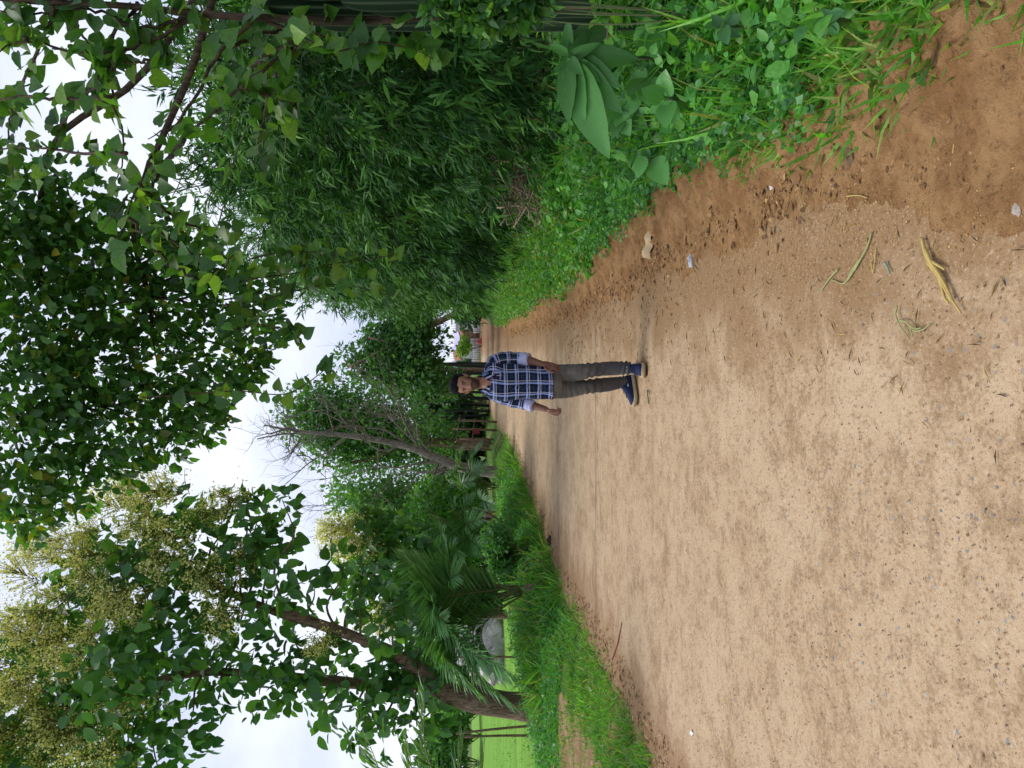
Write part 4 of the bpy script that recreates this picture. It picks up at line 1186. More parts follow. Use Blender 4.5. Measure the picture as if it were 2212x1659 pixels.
def onbank(dx, dy, hh):
    r = ray(dx, dy)
    for k in np.arange(1.2, 30, .02):
        p = np.array([0, 0, CAM_H]) + r * k
        if p[2] < float(hgt(p[0], p[1])) + hh: return p[1]
    return 5.0
# ---- big-leaved plant on the bank: every leaf a part
def big_leaf(p0, d, up, L, Wd, bend=.25, nseg=12):
    d = nrm(d); up = nrm(np.asarray(up) - d * np.dot(up, d)); x = np.cross(d, up)
    s = np.linspace(0, 1, nseg)
    w = Wd * np.sin(np.pi * s ** .8) ** .75 * (1 - .15 * s); w[0] = .008; w[-1] = .002
    ctr = p0 + d * (s * L)[:, None] - up * (bend * L * s ** 2)[:, None]
    rows = []
    for q, lift in ((-1, .10), (-.5, .03), (0, -.02), (.5, .03), (1, .10)):
        rip = .012 * np.sin(s * 40 + (2 if q > 0 else 0)) * abs(q)
        rows.append(ctr + x * (w * q)[:, None] + up * (w * lift * 1.6 + rip * Wd * 4)[:, None])
    V = np.stack(rows, 1).reshape(-1, 3)
    i = np.arange(nseg - 1)[:, None] * 5; j = np.arange(4)[None]
    Q = np.stack([i + j, i + j + 1, i + 5 + j + 1, i + 5 + j], -1).reshape(-1, 4)
    return V, Q
def big_mat():
    t = NT('broad_leaf'); a = t.n('Attribute'); a.attribute_name = 'Col'; g = t.n('NewGeometry')
    nz = t.noise(g.outputs['Position'], 40, 4)
    c = t.mix(.4, a.outputs['Color'], t.mix(nz, (.5, .55, .5), (1, 1, 1)), 'MULTIPLY')
    b = t.bsdf(c, .4, .4, nz, .25, .006); tr = t.n('BsdfTranslucent'); t.l(t.mix(1, c, (1.3, 1.2, .5), 'MULTIPLY'), tr.inputs[0])
    m = t.n('MixShader'); m.inputs[0].default_value = .25; t.l(b.outputs[0], m.inputs[1]); t.l(tr.outputs[0], m.inputs[2])
    return t.done(m)
M_BIG = big_mat()
def broad_plant(name, label, px, leaves, col, group=None, wid=.28, stem=True, cat='plant', nseg=12, bend=.25, grow_=1.0):
    px = (px[0], px[1], onbank(px[0], px[1], px[2]))
    c = at(*px); g = np.array([c[0] + .03, c[1] + .05, 0]); g[2] = float(hgt(g[0], g[1]))
    root = empty(name, g, label, cat, group)
    mk('stem', *tube(spline([g - [0, 0, .02], (g + c) / 2 + [.01, .01, 0], c], 8), np.linspace(.014, .007, 8), 7)[:2], M_CULM, root, smooth=True)
    rng = np.random.default_rng(int(px[0] * 7 + px[1]))
    for dx, dy, dY, ln in leaves:           # direction as a point the leaf reaches for
        tip = at(px[0] + dx, px[1] + dy, px[2] + dY)
        d = tip - c; L = np.linalg.norm(d) * ln * grow_
        V, Q = big_leaf(c + rng.normal(size=3) * .012, d, [.1 * rng.normal(), -1.0, .85], L, L * wid, bend, nseg)
        k = .75 + .5 * rng.random()
        mk('leaf', V, Q, M_BIG, root, col=np.tile(np.array(col) * k, (len(V), 1)), smooth=True)
    return root
broad_plant('broad_leaved_plant', 'large glossy plant with long broad leaves on the right bank', (1232, 125, .80),
    [(128, 0, -.14, 1.0), (92, -82, -.06, 1.0), (62, 178, -.10, .98), (112, 112, -.12, .85), (22, 130, -.05, .9), (-6, -92, .0, .8), (-48, -24, .05, .8), (-30, 62, .03, .85), (34, 45, -.22, .6), (72, 55, -.16, .7), (-8, 152, -.02, .75), (48, -98, .02, .9), (-34, 98, .05, .7), (-58, 30, .0, .6), (60, -40, -.18, .8), (90, 60, -.14, .9)],
    (.085, .26, .06), wid=.19, bend=.12, grow_=1.2)
BP = [((1395, 170, .36), 'toothed pale green weed just below the large glossy plant'), ((1440, 215, .36), 'weed with wide heart leaves nearest the dirt below the glossy plant'), ((1345, 240, .36), 'toothed weed between the glossy plant and the dirt'),
      ((1400, 345, .36), 'lone weed with drooping broad leaves amid fine weeds, nearest the pale stone'), ((1405, 60, .36), 'broad-leaved weed at the right picture edge above the grass')]
for i, (px, lb) in enumerate(BP):
    rng = np.random.default_rng(60 + i)
    lv = [(float(50 * math.cos(a) + 8), float(50 * math.sin(a)), float(rng.normal() * .08), 1.0) for a in np.arange(8) * .785 + rng.random()]
    broad_plant('broad_leaved_weed', lb, px, lv, (.10, .30, .07), 'broad-leaved weeds on the right bank', wid=.40, nseg=8)
for px, lb in [((1795, 45, .22), 'sprig with smooth oval leaves standing above the near grass'), ((1965, 165, .16), 'small sprig with three yellow green leaves at the edge of the near grass'), ((1560, 60, .3), 'oval-leaved sprig amid the weeds at the right edge')]:
    rng = np.random.default_rng(int(px[0]))
    k = 3 if px[0] == 1965 else 7
    lv = [(float(38 * math.cos(a)), float(38 * math.sin(a)), float(rng.normal() * .05), 1.0) for a in np.arange(k) * 6.283 / k + .4]
    broad_plant('leafy_sprig', lb, px, lv, (.13, .32, .06) if k == 3 else (.075, .22, .07), 'small sprigs in the near verge', wid=.30, nseg=7, bend=.1)

# shrubby weeds in front of the cactus foot
rng = np.random.default_rng(77)
cb = at(1120, 18, 4.1); cb[2] = float(hgt(cb[0], cb[1]))
wsh = empty('leafy_shrub', cb, 'dark small-leaved shrub hiding the foot of the cactus', 'shrub')
mbx = MB(); cl = []
for dx, dy, r in [(1000, 16, .13), (1050, 30, .13), (1095, 8, .15), (950, 8, .12), (1150, -5, .15)]:
    p = at(dx, dy, 4.15); cl.append((*p, r)); mbx.add(*tube(spline([cb, (cb + p) / 2 + rng.normal(size=3) * .03, p], 6), np.linspace(.006, .003, 6), 5)[:2])
mbx.build('stems', M_CULM, wsh)
P, D, N, S, C_ = crown(rng, cl, 900, .075, [(.03, .10, .03), (.05, .15, .035), (.10, .24, .04)], .2, .2)
leafy(wsh, 'ovate', P, D, N, S, C_, M_LEAF, rng=rng)

# creepers with dead stems between the weeds and the bamboo
for k, (dx, dy, hh, r, lb) in enumerate([(1060, 100, .55, .28, 'tangled creeper above the glossy plant'), (1075, 215, .55, .34, 'tangled creeper around the thick stake'), (1040, 300, .6, .36, 'tangled creeper over the brush pile, under the dark bamboo'), (1195, -8, .6, .17, 'leafy creeper hiding the cactus foot at the picture edge'), (1335, 0, .5, .18, 'leafy creeper right of the glossy plant at the picture edge')]):
    rng = np.random.default_rng(880 + k); Y = onbank(dx, dy, hh); c = at(dx, dy, Y); b = np.array([c[0], c[1], float(hgt(c[0], c[1]))])
    root = empty('creeper', b, lb, 'creeper', 'creepers on the right bank'); mbx = MB(); cl = []
    for q in range(8):
        p = c + rng.normal(size=3) * r * [.75, .3, .5]; cl.append((*p, r * .42)); e = p + rng.normal(size=3) * [.25, .1, .18]
        mbx.add(*tube(spline([b + rng.normal(size=3) * [.2, .1, 0], (b + p) / 2 + rng.normal(size=3) * .08, p, e], 10), np.linspace(.008, .003, 10), 5)[:2])
    mbx.build('dead_stems', M_TWIG, root)
    P, D, N, S, C_ = crown(rng, cl, 520, .075, [(.07, .22, .035), (.12, .30, .045), (.16, .34, .05), (.05, .16, .035)], .3, .2)
    leafy(root, 'heart', P, D, N, S, C_, M_LEAF, rng=rng)
# ------------------------------------------------------------------ left-hand side: teak, palms, field posts
RP_TEAK = [(.045, .135, .035), (.065, .18, .04), (.095, .23, .05), (.05, .15, .055)]
M_TEAK_OBJ = leaf_mat('teak_leaf', .42, .42, .35, [(.045, .13, .035), (.065, .175, .04), (.11, .25, .05), (.06, .17, .065)])
M_FLOWER = leaf_mat('teak_flower', .45, .8, .1)
rng = np.random.default_rng(51)
TY = 15.0
tb = at(1150, 1533, TY); tb[2] = float(hgt(tb[0], tb[1]))
teak = empty('teak_tree', tb, 'teak tree with big leaves, pale flower sprays and a leaning forked trunk', 'tree')
mbx = MB()
fk = at(930, 1472, TY)
mbx.add(*tube(spline([tb - [0, 0, .25], at(1090, 1522, TY), at(1000, 1505, TY), at(960, 1490, TY), fk], 26), np.linspace(.285, .19, 26) * (1 + .05 * np.sin(np.linspace(0, 20, 26))), 14)[:2])
stA = [fk + [0, 0, -.15], at(830, 1402, TY), at(700, 1352, TY), at(560, 1308, TY), at(440, 1250, TY - .2), at(330, 1190, TY - .4)]
stB = [fk + [0, 0, -.15], at(850, 1482, TY + .3), at(700, 1470, TY + .4), at(570, 1458, TY + .4), at(440, 1452, TY + .3), at(300, 1480, TY), at(150, 1530, TY)]
PA, PB = spline(stA, 40), spline(stB, 40)
knob = lambda s0: 1 + .10 * np.sin(np.linspace(0, 17, 40) + s0) + .06 * np.sin(np.linspace(0, 41, 40) + s0)
mbx.add(*tube(PA, np.linspace(.135, .05, 40) * knob(0), 12)[:2]); mbx.add(*tube(PB, np.linspace(.125, .05, 40) * knob(2), 12)[:2])
CL = [(60, 1600, .9), (60, 1480, .8), (140, 1540, .85), (130, 1400, .8), (150, 1300, .75), (230, 1590, .8), (230, 1470, .85), (240, 1360, .85), (220, 1240, .75), (310, 1600, .7), (330, 1500, .8), (330, 1400, .85), (320, 1290, .85),
      (300, 1170, .75), (370, 1110, .6), (420, 1180, .75), (420, 1290, .75), (430, 1390, .7), (410, 1570, .6), (480, 1110, .55), (520, 1170, .65), (560, 1110, .55), (590, 1170, .55), (520, 1250, .6), (600, 1260, .5), (520, 1340, .45), (480, 1470, .6),
      (540, 1420, .5), (560, 1500, .5), (620, 1430, .45), (640, 1500, .45), (700, 1400, .4), (640, 1340, .35), (680, 1270, .42), (730, 1210, .38), (760, 1300, .42), (740, 1450, .4), (700, 1540, .45), (790, 1500, .5), (770, 1580, .38), (860, 1530, .55),
      (840, 1590, .42), (880, 1460, .5), (930, 1500, .35), (830, 1360, .4), (900, 1400, .3), (800, 1240, .38), (860, 1280, .35), (610, 1080, .35), (820, 1440, .42), (760, 1370, .34), (870, 1430, .4), (660, 1455, .4), (600, 1330, .35), (920, 1450, .4), (940, 1540, .4), (900, 1570, .4), (20, 1680, .9), (200, 1690, .9), (350, 1690, .7), (-90, 1550, 1.0), (-90, 1400, .9), (-60, 1650, 1.0), (60, 1380, .6), (180, 1210, .5)]
cl = []
for dx, dy, r in CL:
    p = at(dx, dy, TY + rng.normal() * .7); cl.append((*p, r))
    src = (PA if dy < 1400 else PB)
    lo = src[src[:, 2] < p[2] + .2]
    lo = lo if len(lo) else src[:3]
    s = lo[np.argmin(np.linalg.norm(lo - p, axis=1))]
    limbs(mbx, s, [p], .028, rng, .07, .008)
mbx.build('trunk', M_BARK, teak, smooth=True)
P, D, N, S, C_ = crown(rng, cl, 5000, .265, RP_TEAK, droop=.45, inner=.2)
leafy(teak, 'teak', P, D, N, S, C_, M_LEAF, M_TEAK_OBJ, 300, rng=rng)
# flower sprays: three shapes shared by all
def panicle_mesh(seed):
    r = np.random.default_rng(seed); mb = MB()
    tips = []
    for k in range(26):
        a, e = r.random() * 6.283, r.random() ** .7
        d = nrm([math.cos(a) * (1.1 - e * .5), math.sin(a) * (1.1 - e * .5), .25 + e * 1.1]); p0 = np.array([0, 0, e * .30]); p1 = p0 + d * (.24 + .12 * r.random())
        mb.add(*tube([p0, (p0 + p1) / 2 + [0, 0, .02], p1], [.005, .004, .002], 3, False)[:2], col=(.16, .17, .06))
        tips.append(p1); tips.append((p0 + p1) * .5 + r.normal(size=3) * .03); tips.append(p0 * .25 + p1 * .75)
    tips = np.array(tips); n = 700
    c = tips[r.integers(0, len(tips), n)] + r.normal(size=(n, 3)) * .042
    scatter(mb, 'kite', c, rdir(r, n), rdir(r, n), .030 * (.6 + .8 * r.random(n)), tint(r, n, [(.60, .58, .30), (.70, .67, .40), (.44, .46, .19)]), .9)
    V, Fs, C, U = mb.arrays()
    return raw_mesh('panicle%d' % seed, V, Fs, M_FLOWER, col=C)
PM = [panicle_mesh(q) for q in (1, 2, 3)]
FL = [(285, 1105), (330, 1120), (360, 1150), (240, 1150), (255, 1195), (200, 1215), (300, 1255), (290, 1290), (330, 1260), (225, 1250), (160, 1290), (120, 1310), (180, 1385), (215, 1400), (235, 1370), (250, 1420), (200, 1440), (160, 1450), (300, 1480), (330, 1500),
      (320, 1470), (70, 1560), (110, 1590), (150, 1560), (60, 1610), (140, 1620), (180, 1580), (215, 1590), (260, 1610), (300, 1620), (110, 1530), (60, 1500), (370, 1060), (420, 1070), (330, 1075), (520, 1075), (480, 1100), (100, 1260), (130, 1220), (70, 1330), (40, 1430), (90, 1450), (520, 1285), (430, 1170),
      (540, 1300), (740, 1400), (120, 1180), (160, 1160), (410, 1240), (20, 1520), (30, 1580), (90, 1400), (560, 1210), (500, 1230)]
for i, (dx, dy) in enumerate(FL):
    o = bpy.data.objects.new('flower_spray', PM[i % 3]); o.parent = teak; o['kind'] = 'stuff'
    o.location = tuple(at(dx, dy, TY - .75 - .4 * rng.random()) - wloc(teak)); o.rotation_euler = (rng.normal() * .35, rng.normal() * .35, rng.random() * 6.28)
    o.scale = (1.15 + .6 * rng.random(),) * 3
    COL.objects.link(o)
# second teak behind, over the palm
rng = np.random.default_rng(52)
Y2 = 19.0
tb2 = at(1090, 1330, Y2); tb2[2] = float(hgt(tb2[0], tb2[1]))
teak2 = empty('teak_tree', tb2, 'smaller teak tree with flower sprays behind the big palm', 'tree')
mbx = MB(); PA = spline([tb2 - [0, 0, .1], at(980, 1320, Y2), at(880, 1290, Y2), at(800, 1240, Y2), at(760, 1190, Y2)], 24)
mbx.add(*tube(PA, np.linspace(.12, .04, 24), 10)[:2]); cl = []
for dx, dy, r in [(800, 1180, .7), (780, 1130, .5), (840, 1150, .6), (860, 1230, .6), (820, 1280, .6), (880, 1300, .5), (900, 1200, .5), (770, 1230, .55), (900, 1370, .4), (850, 1340, .5), (760, 1280, .4), (920, 1260, .4)]:
    p = at(dx, dy, Y2 + rng.normal() * .5); cl.append((*p, r)); limbs(mbx, PA[14], [p], .025, rng, .06)
mbx.build('trunk', M_BARK, teak2, smooth=True)
P, D, N, S, C_ = crown(rng, cl, 1100, .27, RP_TEAK + [(.09, .19, .04)], droop=.4, inner=.2)
leafy(teak2, 'teak', P, D, N, S, C_, M_LEAF, M_TEAK_OBJ, 120, rng=rng)
for i, (dx, dy) in enumerate([(770, 1140), (790, 1170), (760, 1165), (800, 1130), (830, 1190), (780, 1200), (750, 1130), (840, 1330), (860, 1350)]):
    o = bpy.data.objects.new('flower_spray', PM[i % 3]); o.parent = teak2; o['kind'] = 'stuff'
    o.location = tuple(at(dx, dy, Y2 - .6) - wloc(teak2)); o.rotation_euler = (rng.normal() * .3, rng.normal() * .3, rng.random() * 6.28); o.scale = (1.1 + .5 * rng.random(),) * 3
    COL.objects.link(o)
# ---- date palms: each frond a part
M_PALM = leaf_mat('palm_leaflet', .3, .45, .35)
def frond(base, tip, rise, L0, nl, cols, rng, wl=.30):
    """arching rachis with stiff leaflets in a V on both sides"""
    mid = (base + tip) / 2 + np.array([0, 0, rise])
    P = spline([base, base * .65 + tip * .35 + [0, 0, rise * .95], base * .3 + tip * .7 + [0, 0, rise * .8], tip], 40)
    mb = MB(); mb.add(*tube(P, np.linspace(.016, .003, 40), 5)[:2], col=(.16, .19, .07))
    T, A, B = frames(P)
    i = np.linspace(5, 39, nl).astype(int); i = np.concatenate([i, i])
    sd = np.concatenate([np.ones(nl), -np.ones(nl)])
    t = T[i]; up = nrm(np.array([0, 0, 1.0]) - t * t[:, 2:3]); s = nrm(np.cross(t, up)) * sd[:, None]
    f = (i / 39.)[:, None]
    D = nrm(t * (.45 + .6 * f) + s * (1.0 - .35 * f) + up * (.30 + .12 * rng.normal(size=(len(i), 1))) + rng.normal(size=(len(i), 3)) * .06)
    N = nrm(up + s * -.5 + rng.normal(size=(len(i), 3)) * .1)
    S = wl * (.55 + .6 * np.sin(np.pi * np.clip(f[:, 0], .08, .95))) * (.9 + .2 * rng.random(len(i)))
    scatter(mb, 'lance', P[i], D, N, S, tint(rng, len(i), cols), .75)
    return mb
def palm(label, base, tips, seed, cols, wl, nl=64, group='date palm bushes along the left verge'):
    rng = np.random.default_rng(seed); base = np.asarray(base, float)
    root = empty('date_palm', base, label, 'palm', group)
    mk('trunk', *tube([base - [0, 0, .2], base + [0, 0, .0], base + [0, 0, .2]], [.13, .13, .08], 10)[:2], M_BARK, root, smooth=True)
    for tp, rise in tips:
        frond(base + [0, 0, .25] + rng.normal(size=3) * .05, np.asarray(tp, float), rise, 1, nl, cols, rng, wl).build('frond', M_PALM, root)
G_PALM = [(.10, .25, .08), (.14, .32, .10), (.07, .19, .065)]
pb = at(1112, 1275, 14); pb[2] = float(hgt(pb[0], pb[1])) + .1
palm('big date palm bush with arching fronds in front of the pale heap', pb,
     [(at(860, 1235, 14.4), .35), (at(880, 1190, 14.6), .3), (at(885, 1300, 14), .45), (at(920, 1370, 13.8), .6), (at(955, 1420, 13.6), .7), (at(990, 1440, 13.4), .75), (at(1040, 1500, 13.2), .85), (at(1105, 1520, 13.2), .8), (at(1140, 1480, 13), .75),
      (at(900, 1330, 14.6), .4), (at(930, 1290, 13.2), .5), (at(960, 1340, 13), .7), (at(870, 1270, 15), .3), (at(990, 1240, 13.2), .6), (at(1010, 1380, 12.9), .8), (at(905, 1215, 15), .4), (at(980, 1190, 14), .5), (at(1050, 1430, 12.8), .8), (at(870, 1210, 13.4), .3), (at(900, 1260, 13), .4), (at(940, 1310, 12.8), .55), (at(1000, 1460, 13), .8), (at(1090, 1450, 12.6), .7)], 71, G_PALM, .50)
pb = at(1100, 1150, 18.5); pb[2] = float(hgt(pb[0], pb[1])) + .05
palm('dark date palm bush overgrown with creepers, next beyond the big palm', pb, [(at(900, 1130, 18.7), .3), (at(930, 1100, 18.5), .4), (at(985, 1090, 18), .5), (at(1020, 1080, 18), .5), (at(900, 1180, 18.7), .3), (at(950, 1210, 18.4), .5), (at(1000, 1200, 17.8), .6), (at(960, 1150, 17.6), .6), (at(1040, 1120, 17.4), .6), (at(1050, 1180, 17.5), .6)], 72, G_PALM, .40)
pb = at(1075, 1050, 25); pb[2] = float(hgt(pb[0], pb[1])) + .05
palm('low spreading date palm under the bare tree', pb, [(at(985, 1020, 25), .5), (at(1000, 975, 25), .5), (at(1040, 965, 24.5), .5), (at(985, 1070, 25), .5), (at(1010, 1100, 24.6), .6), (at(1045, 1110, 24), .6), (at(1020, 1040, 24), .7), (at(1050, 1010, 24), .6), (at(1065, 1090, 23.6), .5), (at(975, 1045, 25.5), .4)], 73, [(.10, .21, .09), (.13, .25, .10), (.07, .16, .07)], .46)
pb = np.array([-5.3, 7.6, float(hgt(-5.3, 7.6))])
palm('date palm at the left picture edge with one long frond reaching in', pb, [(at(916, 1494, 7.6), .55), (at(1000, 1600, 7.4), .45), (at(1045, 1625, 7.8), .4), (at(790, 1590, 7.8), .5), (at(880, 1600, 8.2), .5), ([-6.5, 7, 2.2], .5), ([-6.2, 8.4, 2.0], .5), ([-5.5, 6.5, 1.9], .5), ([-5.2, 8.8, 2.1], .4), (at(830, 1650, 7.2), .4)], 74, [(.08, .19, .05), (.10, .23, .06), (.06, .15, .05)], .36, 40)
# leafy shrub between the palms with bright creepers
def shrub(name, label, px, r, n, size, cols, seed, tpl='kite', cat='shrub', group=None, clumps=7, sq=.75, nobj=0, base=None):
    rng = np.random.default_rng(seed); c = at(*px)
    b = np.array([c[0], c[1], float(hgt(c[0], c[1]))]) if base is None else base
    root = empty(name, b, label, cat, group)
    mbx = MB(); cl = []
    for k in range(clumps):
        d = rdir(rng, 1)[0] * [1, .8, sq]; p = c + d * r * .62; p[2] = max(p[2], b[2] + .2)
        cl.append((*p, r * (.38 + .25 * rng.random())))
        mbx.add(*tube(spline([b - [0, 0, .05], (b + p) / 2 + rng.normal(size=3) * .1 * r, p], 8), np.linspace(.03, .008, 8) * min(2.0, r), 5)[:2])
    mbx.build('stems', M_BARK, root, smooth=True)
    P, D, N, S, C_ = crown(rng, cl, n, size, cols, .2, .3)
    P[:, 2] = np.maximum(P[:, 2], b[2] + .02)
    mb = MB(); scatter(mb, tpl, P, D, N, S, C_); tag(mb.build('foliage', M_LEAF, root), kind='stuff')
    return root
shrub('shrub', 'shrub draped with bright green creeper between the two nearer palms', (960, 1150, 20.0), 1.35, 7000, .12, [(.07, .23, .035), (.11, .30, .045), (.045, .14, .035)], 81)
shrub('shrub', 'low dark shrub at the foot of the big palm on the road side', (1085, 1195, 15.8), .6, 3500, .09, [(.055, .18, .05), (.08, .23, .06)], 82)
# pale heap in the field edge, seen through the palm
def heap_mat():
    t = NT('pale_stone_heap'); g = t.n('NewGeometry'); p = g.outputs['Position']; n1, n2 = t.noise(p, 1.5, 6, .65), t.noise(p, 12, 5, .7)
    return t.done(t.bsdf(t.mix(t.ramp(n1, .3, .7), (.52, .49, .46), (.75, .72, .69)), .9, .1, t.math('ADD', n1, n2), .7, .15))
hc = at(1000, 1395, 34); hc[2] = -.15
u, w = np.meshgrid(np.linspace(0, 6.283, 49)[:-1], np.linspace(0, 1, 18))
rr = np.cos(w * 1.5) ** .8 * (1 + .13 * np.sin(3 * u + 1) + .09 * np.sin(7 * u) + .05 * np.sin(13 * u + 9 * w))
_h = np.random.default_rng(5).normal(size=u.shape)
rr = rr * (1 + .10 * _h)
V = np.stack([hc[0] + 1.35 * rr * np.cos(u), hc[1] + 1.8 * rr * np.sin(u), hc[2] + 1.7 * np.sin(w * 1.5) * (1 + .16 * np.sin(4 * u + 6 * w) + .10 * _h)], -1).reshape(-1, 3)
i = np.arange(17)[:, None] * 48; j = np.arange(48)[None]; k = (j + 1) % 48
tag(mk('stone_heap', V, np.stack([i + j, i + k, i + 48 + k, i + 48 + j], -1).reshape(-1, 4), heap_mat(), smooth=False, loc=hc), 'pale grey heap of stony earth at the field edge behind the big palm', 'heap')
# field posts
for i, (t, b, Y, lb) in enumerate([((988, 1420), (1058, 1422), 22, 'thin wooden post in the crop seen just below the palm fronds'), ((990, 1503), (1035, 1503), 26, 'thin wooden post in the crop right beside the teak trunk'),
                               ((985, 1585), (1048, 1570), 19, 'leaning post in the crop, upper of the crossed pair by the left edge'), ((1003, 1592), (1052, 1592), 19, 'short straight post in the crop by the leaning one')]):
    p1, p0 = at(*t, Y), at(*b, Y); p0 = np.array([p0[0], p0[1], -.2])
    o = mk('field_post', *tube(spline([p0, (p0 + p1) / 2 + [.015, 0, 0], p1], 8), np.linspace(.035, .028, 8), 8)[:2], M_WOOD, smooth=True, loc=p0)
    tag(o, lb, 'post', 'wooden posts in the crop field')
# ------------------------------------------------------------------ far end: trees, bare tree, hut, house
def big_tree(name, label, base, stems, clumps, Y, n, size, cols, seed, spread=1.0, tpl='kite', bark=None, group='trees at the far end of the road'):
    rng = np.random.default_rng(seed); b = at(*base, Y); b[2] = float(hgt(b[0], b[1]))
    root = empty(name, b, label, 'tree', group); mbx = MB(); cl = []
    paths = [spline([b - [0, 0, .2]] + [at(dx, dy, Y) for dx, dy in st], 20) for st in stems]
    for P_ in paths: mbx.add(*tube(P_, np.linspace(.20, .06, 20) * spread, 9)[:2])
    for dx, dy, r in clumps:
        p = at(dx, dy, Y + rng.normal() * 1.2); cl.append((*p, r))
        q = min((P_[np.argmin(np.linalg.norm(P_ - p, axis=1))] for P_ in paths), key=lambda a: np.linalg.norm(a - p))
        limbs(mbx, q, [p], .05 * spread, rng, .08, .012)
    mbx.build('trunk', bark or M_BARK, root, smooth=True)
    P, D, N, S, C_ = crown(rng, cl, n, size, cols, .2, .35, .5)
    # sprays inside the clumps so that the crown breaks up
    m = n // 22; cen = P[rng.integers(0, n, m)]; g = (.6 * (rng.random((n, 1)) < .8))
    P = P * (1 - g) + (cen[rng.integers(0, m, n)] + rng.normal(size=(n, 3)) * .26) * g
    mb = MB(); scatter(mb, tpl, P, D, N, S, C_, .8); tag(mb.build('crown', M_LEAF, root), kind='stuff')
    return root
G_EV = [(.065, .185, .05), (.09, .23, .055), (.05, .15, .05), (.13, .28, .065)]
big_tree('evergreen_tree', 'tall evergreen tree directly behind the bare tree', (1030, 960), [[(900, 955), (780, 930), (680, 910), (620, 900)], [(900, 955), (800, 990), (720, 1010)]],
         [(625, 885, 1.0), (650, 925, 1.1), (680, 870, 1.0), (700, 920, 1.2), (740, 860, 1.0), (740, 960, 1.1), (790, 900, 1.2), (800, 980, 1.1), (690, 980, .9), (840, 880, 1.1), (850, 950, 1.2), (900, 910, 1.1), (920, 970, 1.2), (950, 930, 1.0), (880, 1010, 1.0), (760, 1020, .9), (650, 850, .8), (720, 830, .8), (980, 950, .9)], 38, 17000, .24, G_EV, 91)
big_tree('evergreen_tree', 'evergreen tree with open crown left of the bare trunk', (1040, 1110), [[(930, 1105), (830, 1090), (750, 1075)], [(930, 1105), (850, 1140), (790, 1160)]],
         [(750, 1050, .9), (740, 1090, .8), (790, 1080, .9), (800, 1130, .9), (840, 1060, .9), (860, 1110, 1.0), (830, 1170, .8), (900, 1060, 1.0), (910, 1120, 1.0), (950, 1080, .9), (960, 1130, .9), (880, 1180, .8), (720, 1060, .5), (990, 1100, .8)], 34, 11000, .22, G_EV, 92)
big_tree('roadside_tree', 'dark roadside tree arching above the far bend of the road', (1025, 640), [[(900, 720), (820, 760), (760, 790)], [(900, 720), (860, 740), (800, 730)]],
         [(745, 770, .9), (770, 800, .9), (800, 745, 1.1), (820, 800, 1.1), (850, 720, 1.2), (860, 770, 1.3), (900, 740, 1.2), (900, 810, 1.2), (900, 700, 1.1), (908, 770, 1.1), (950, 830, 1.1), (880, 850, 1.1), (830, 850, 1.0), (770, 830, .7), (950, 640, 1.2), (900, 670, 1.2), (850, 670, 1.2), (955, 845, .9)], 44, 15000, .30, [(.04, .125, .035), (.06, .165, .045), (.085, .21, .05)], 93)
big_tree('roadside_tree', 'dark leafy tree close behind the head of the man', (1030, 800), [[(960, 800), (900, 810)]], [(930, 800, 1.0), (950, 850, 1.1), (945, 815, .7), (920, 880, 1.2), (985, 870, 1.0), (900, 840, 1.0), (990, 815, .6), (1005, 812, .4)], 52, 8000, .30, [(.028, .09, .03), (.045, .12, .035)], 94)
# hedge of trees closing the view beyond the field, one by one
for k, (dx, dy, Y, r) in enumerate([(955, 1650, 75, 3.2), (965, 1590, 80, 2.8), (975, 1540, 85, 2.6), (970, 1480, 70, 2.8), (970, 1420, 72, 3.0), (965, 1350, 70, 3.0), (955, 1280, 62, 3.0), (950, 1210, 60, 3.2), (960, 1140, 62, 3.0), (950, 1720, 78, 3.4), (945, 1800, 80, 3.5)]):
    where = ['rightmost but two', 'third', 'fourth', 'fifth', 'sixth', 'seventh', 'eighth', 'ninth', 'tenth', 'second', 'first']
    p = at(dx, dy, Y); b = np.array([p[0], p[1], -.15])
    shrub('hedge_tree', 'bushy far tree beyond the crop, number %s counting from the left picture edge' % ['three', 'four', 'five', 'six', 'seven', 'eight', 'nine', 'ten', 'eleven', 'two', 'one'][k], (dx, dy, Y), r, 2600, .45, G_EV + [(.06, .16, .03)], 300 + k, cat='tree', group='far trees beyond the crop field', clumps=9, base=b)
# bare tree
rng = np.random.default_rng(95)
BY = 30.0
bb = at(1040, 1022, BY); bb[2] = float(hgt(bb[0], bb[1]))
bare = empty('bare_tree', bb, 'leafless grey tree with fine bare branches against the sky', 'tree')
mbx = MB()
trunk = [bb - [0, 0, .1], at(1000, 1010, BY), at(945, 990, BY), at(870, 962, BY), at(760, 942, BY), at(660, 934, BY)]
Pt = spline(trunk, 40); mbx.add(*tube(Pt, np.linspace(.24, .07, 40), 10)[:2])
def grow(p, d, L, r, lev):
    if lev == 0 or r < .004: return
    n = 7; pts = [p]
    for k in range(n):
        d = nrm(d + rng.normal(size=3) * [.16, .12, .16] + [0, 0, .02]); pts.append(pts[-1] + d * L / n)
    mbx.add(*tube(pts, np.linspace(r, r * .45, n + 1), 5 if r > .02 else 3, False)[:2])
    for k in range(3 if lev > 1 else 2):
        i = rng.integers(2, n + 1)
        grow(pts[i], nrm(d + rng.normal(size=3) * .75), L * (.55 + .3 * rng.random()), max(r * .5, .006), lev - 1)
for (dx, dy) in [(600, 905), (590, 960), (545, 945), (620, 995), (560, 915)]:
    s = Pt[-1]; e = at(dx, dy, BY); grow(s, nrm(e - s), np.linalg.norm(e - s) * .9, .05, 4)
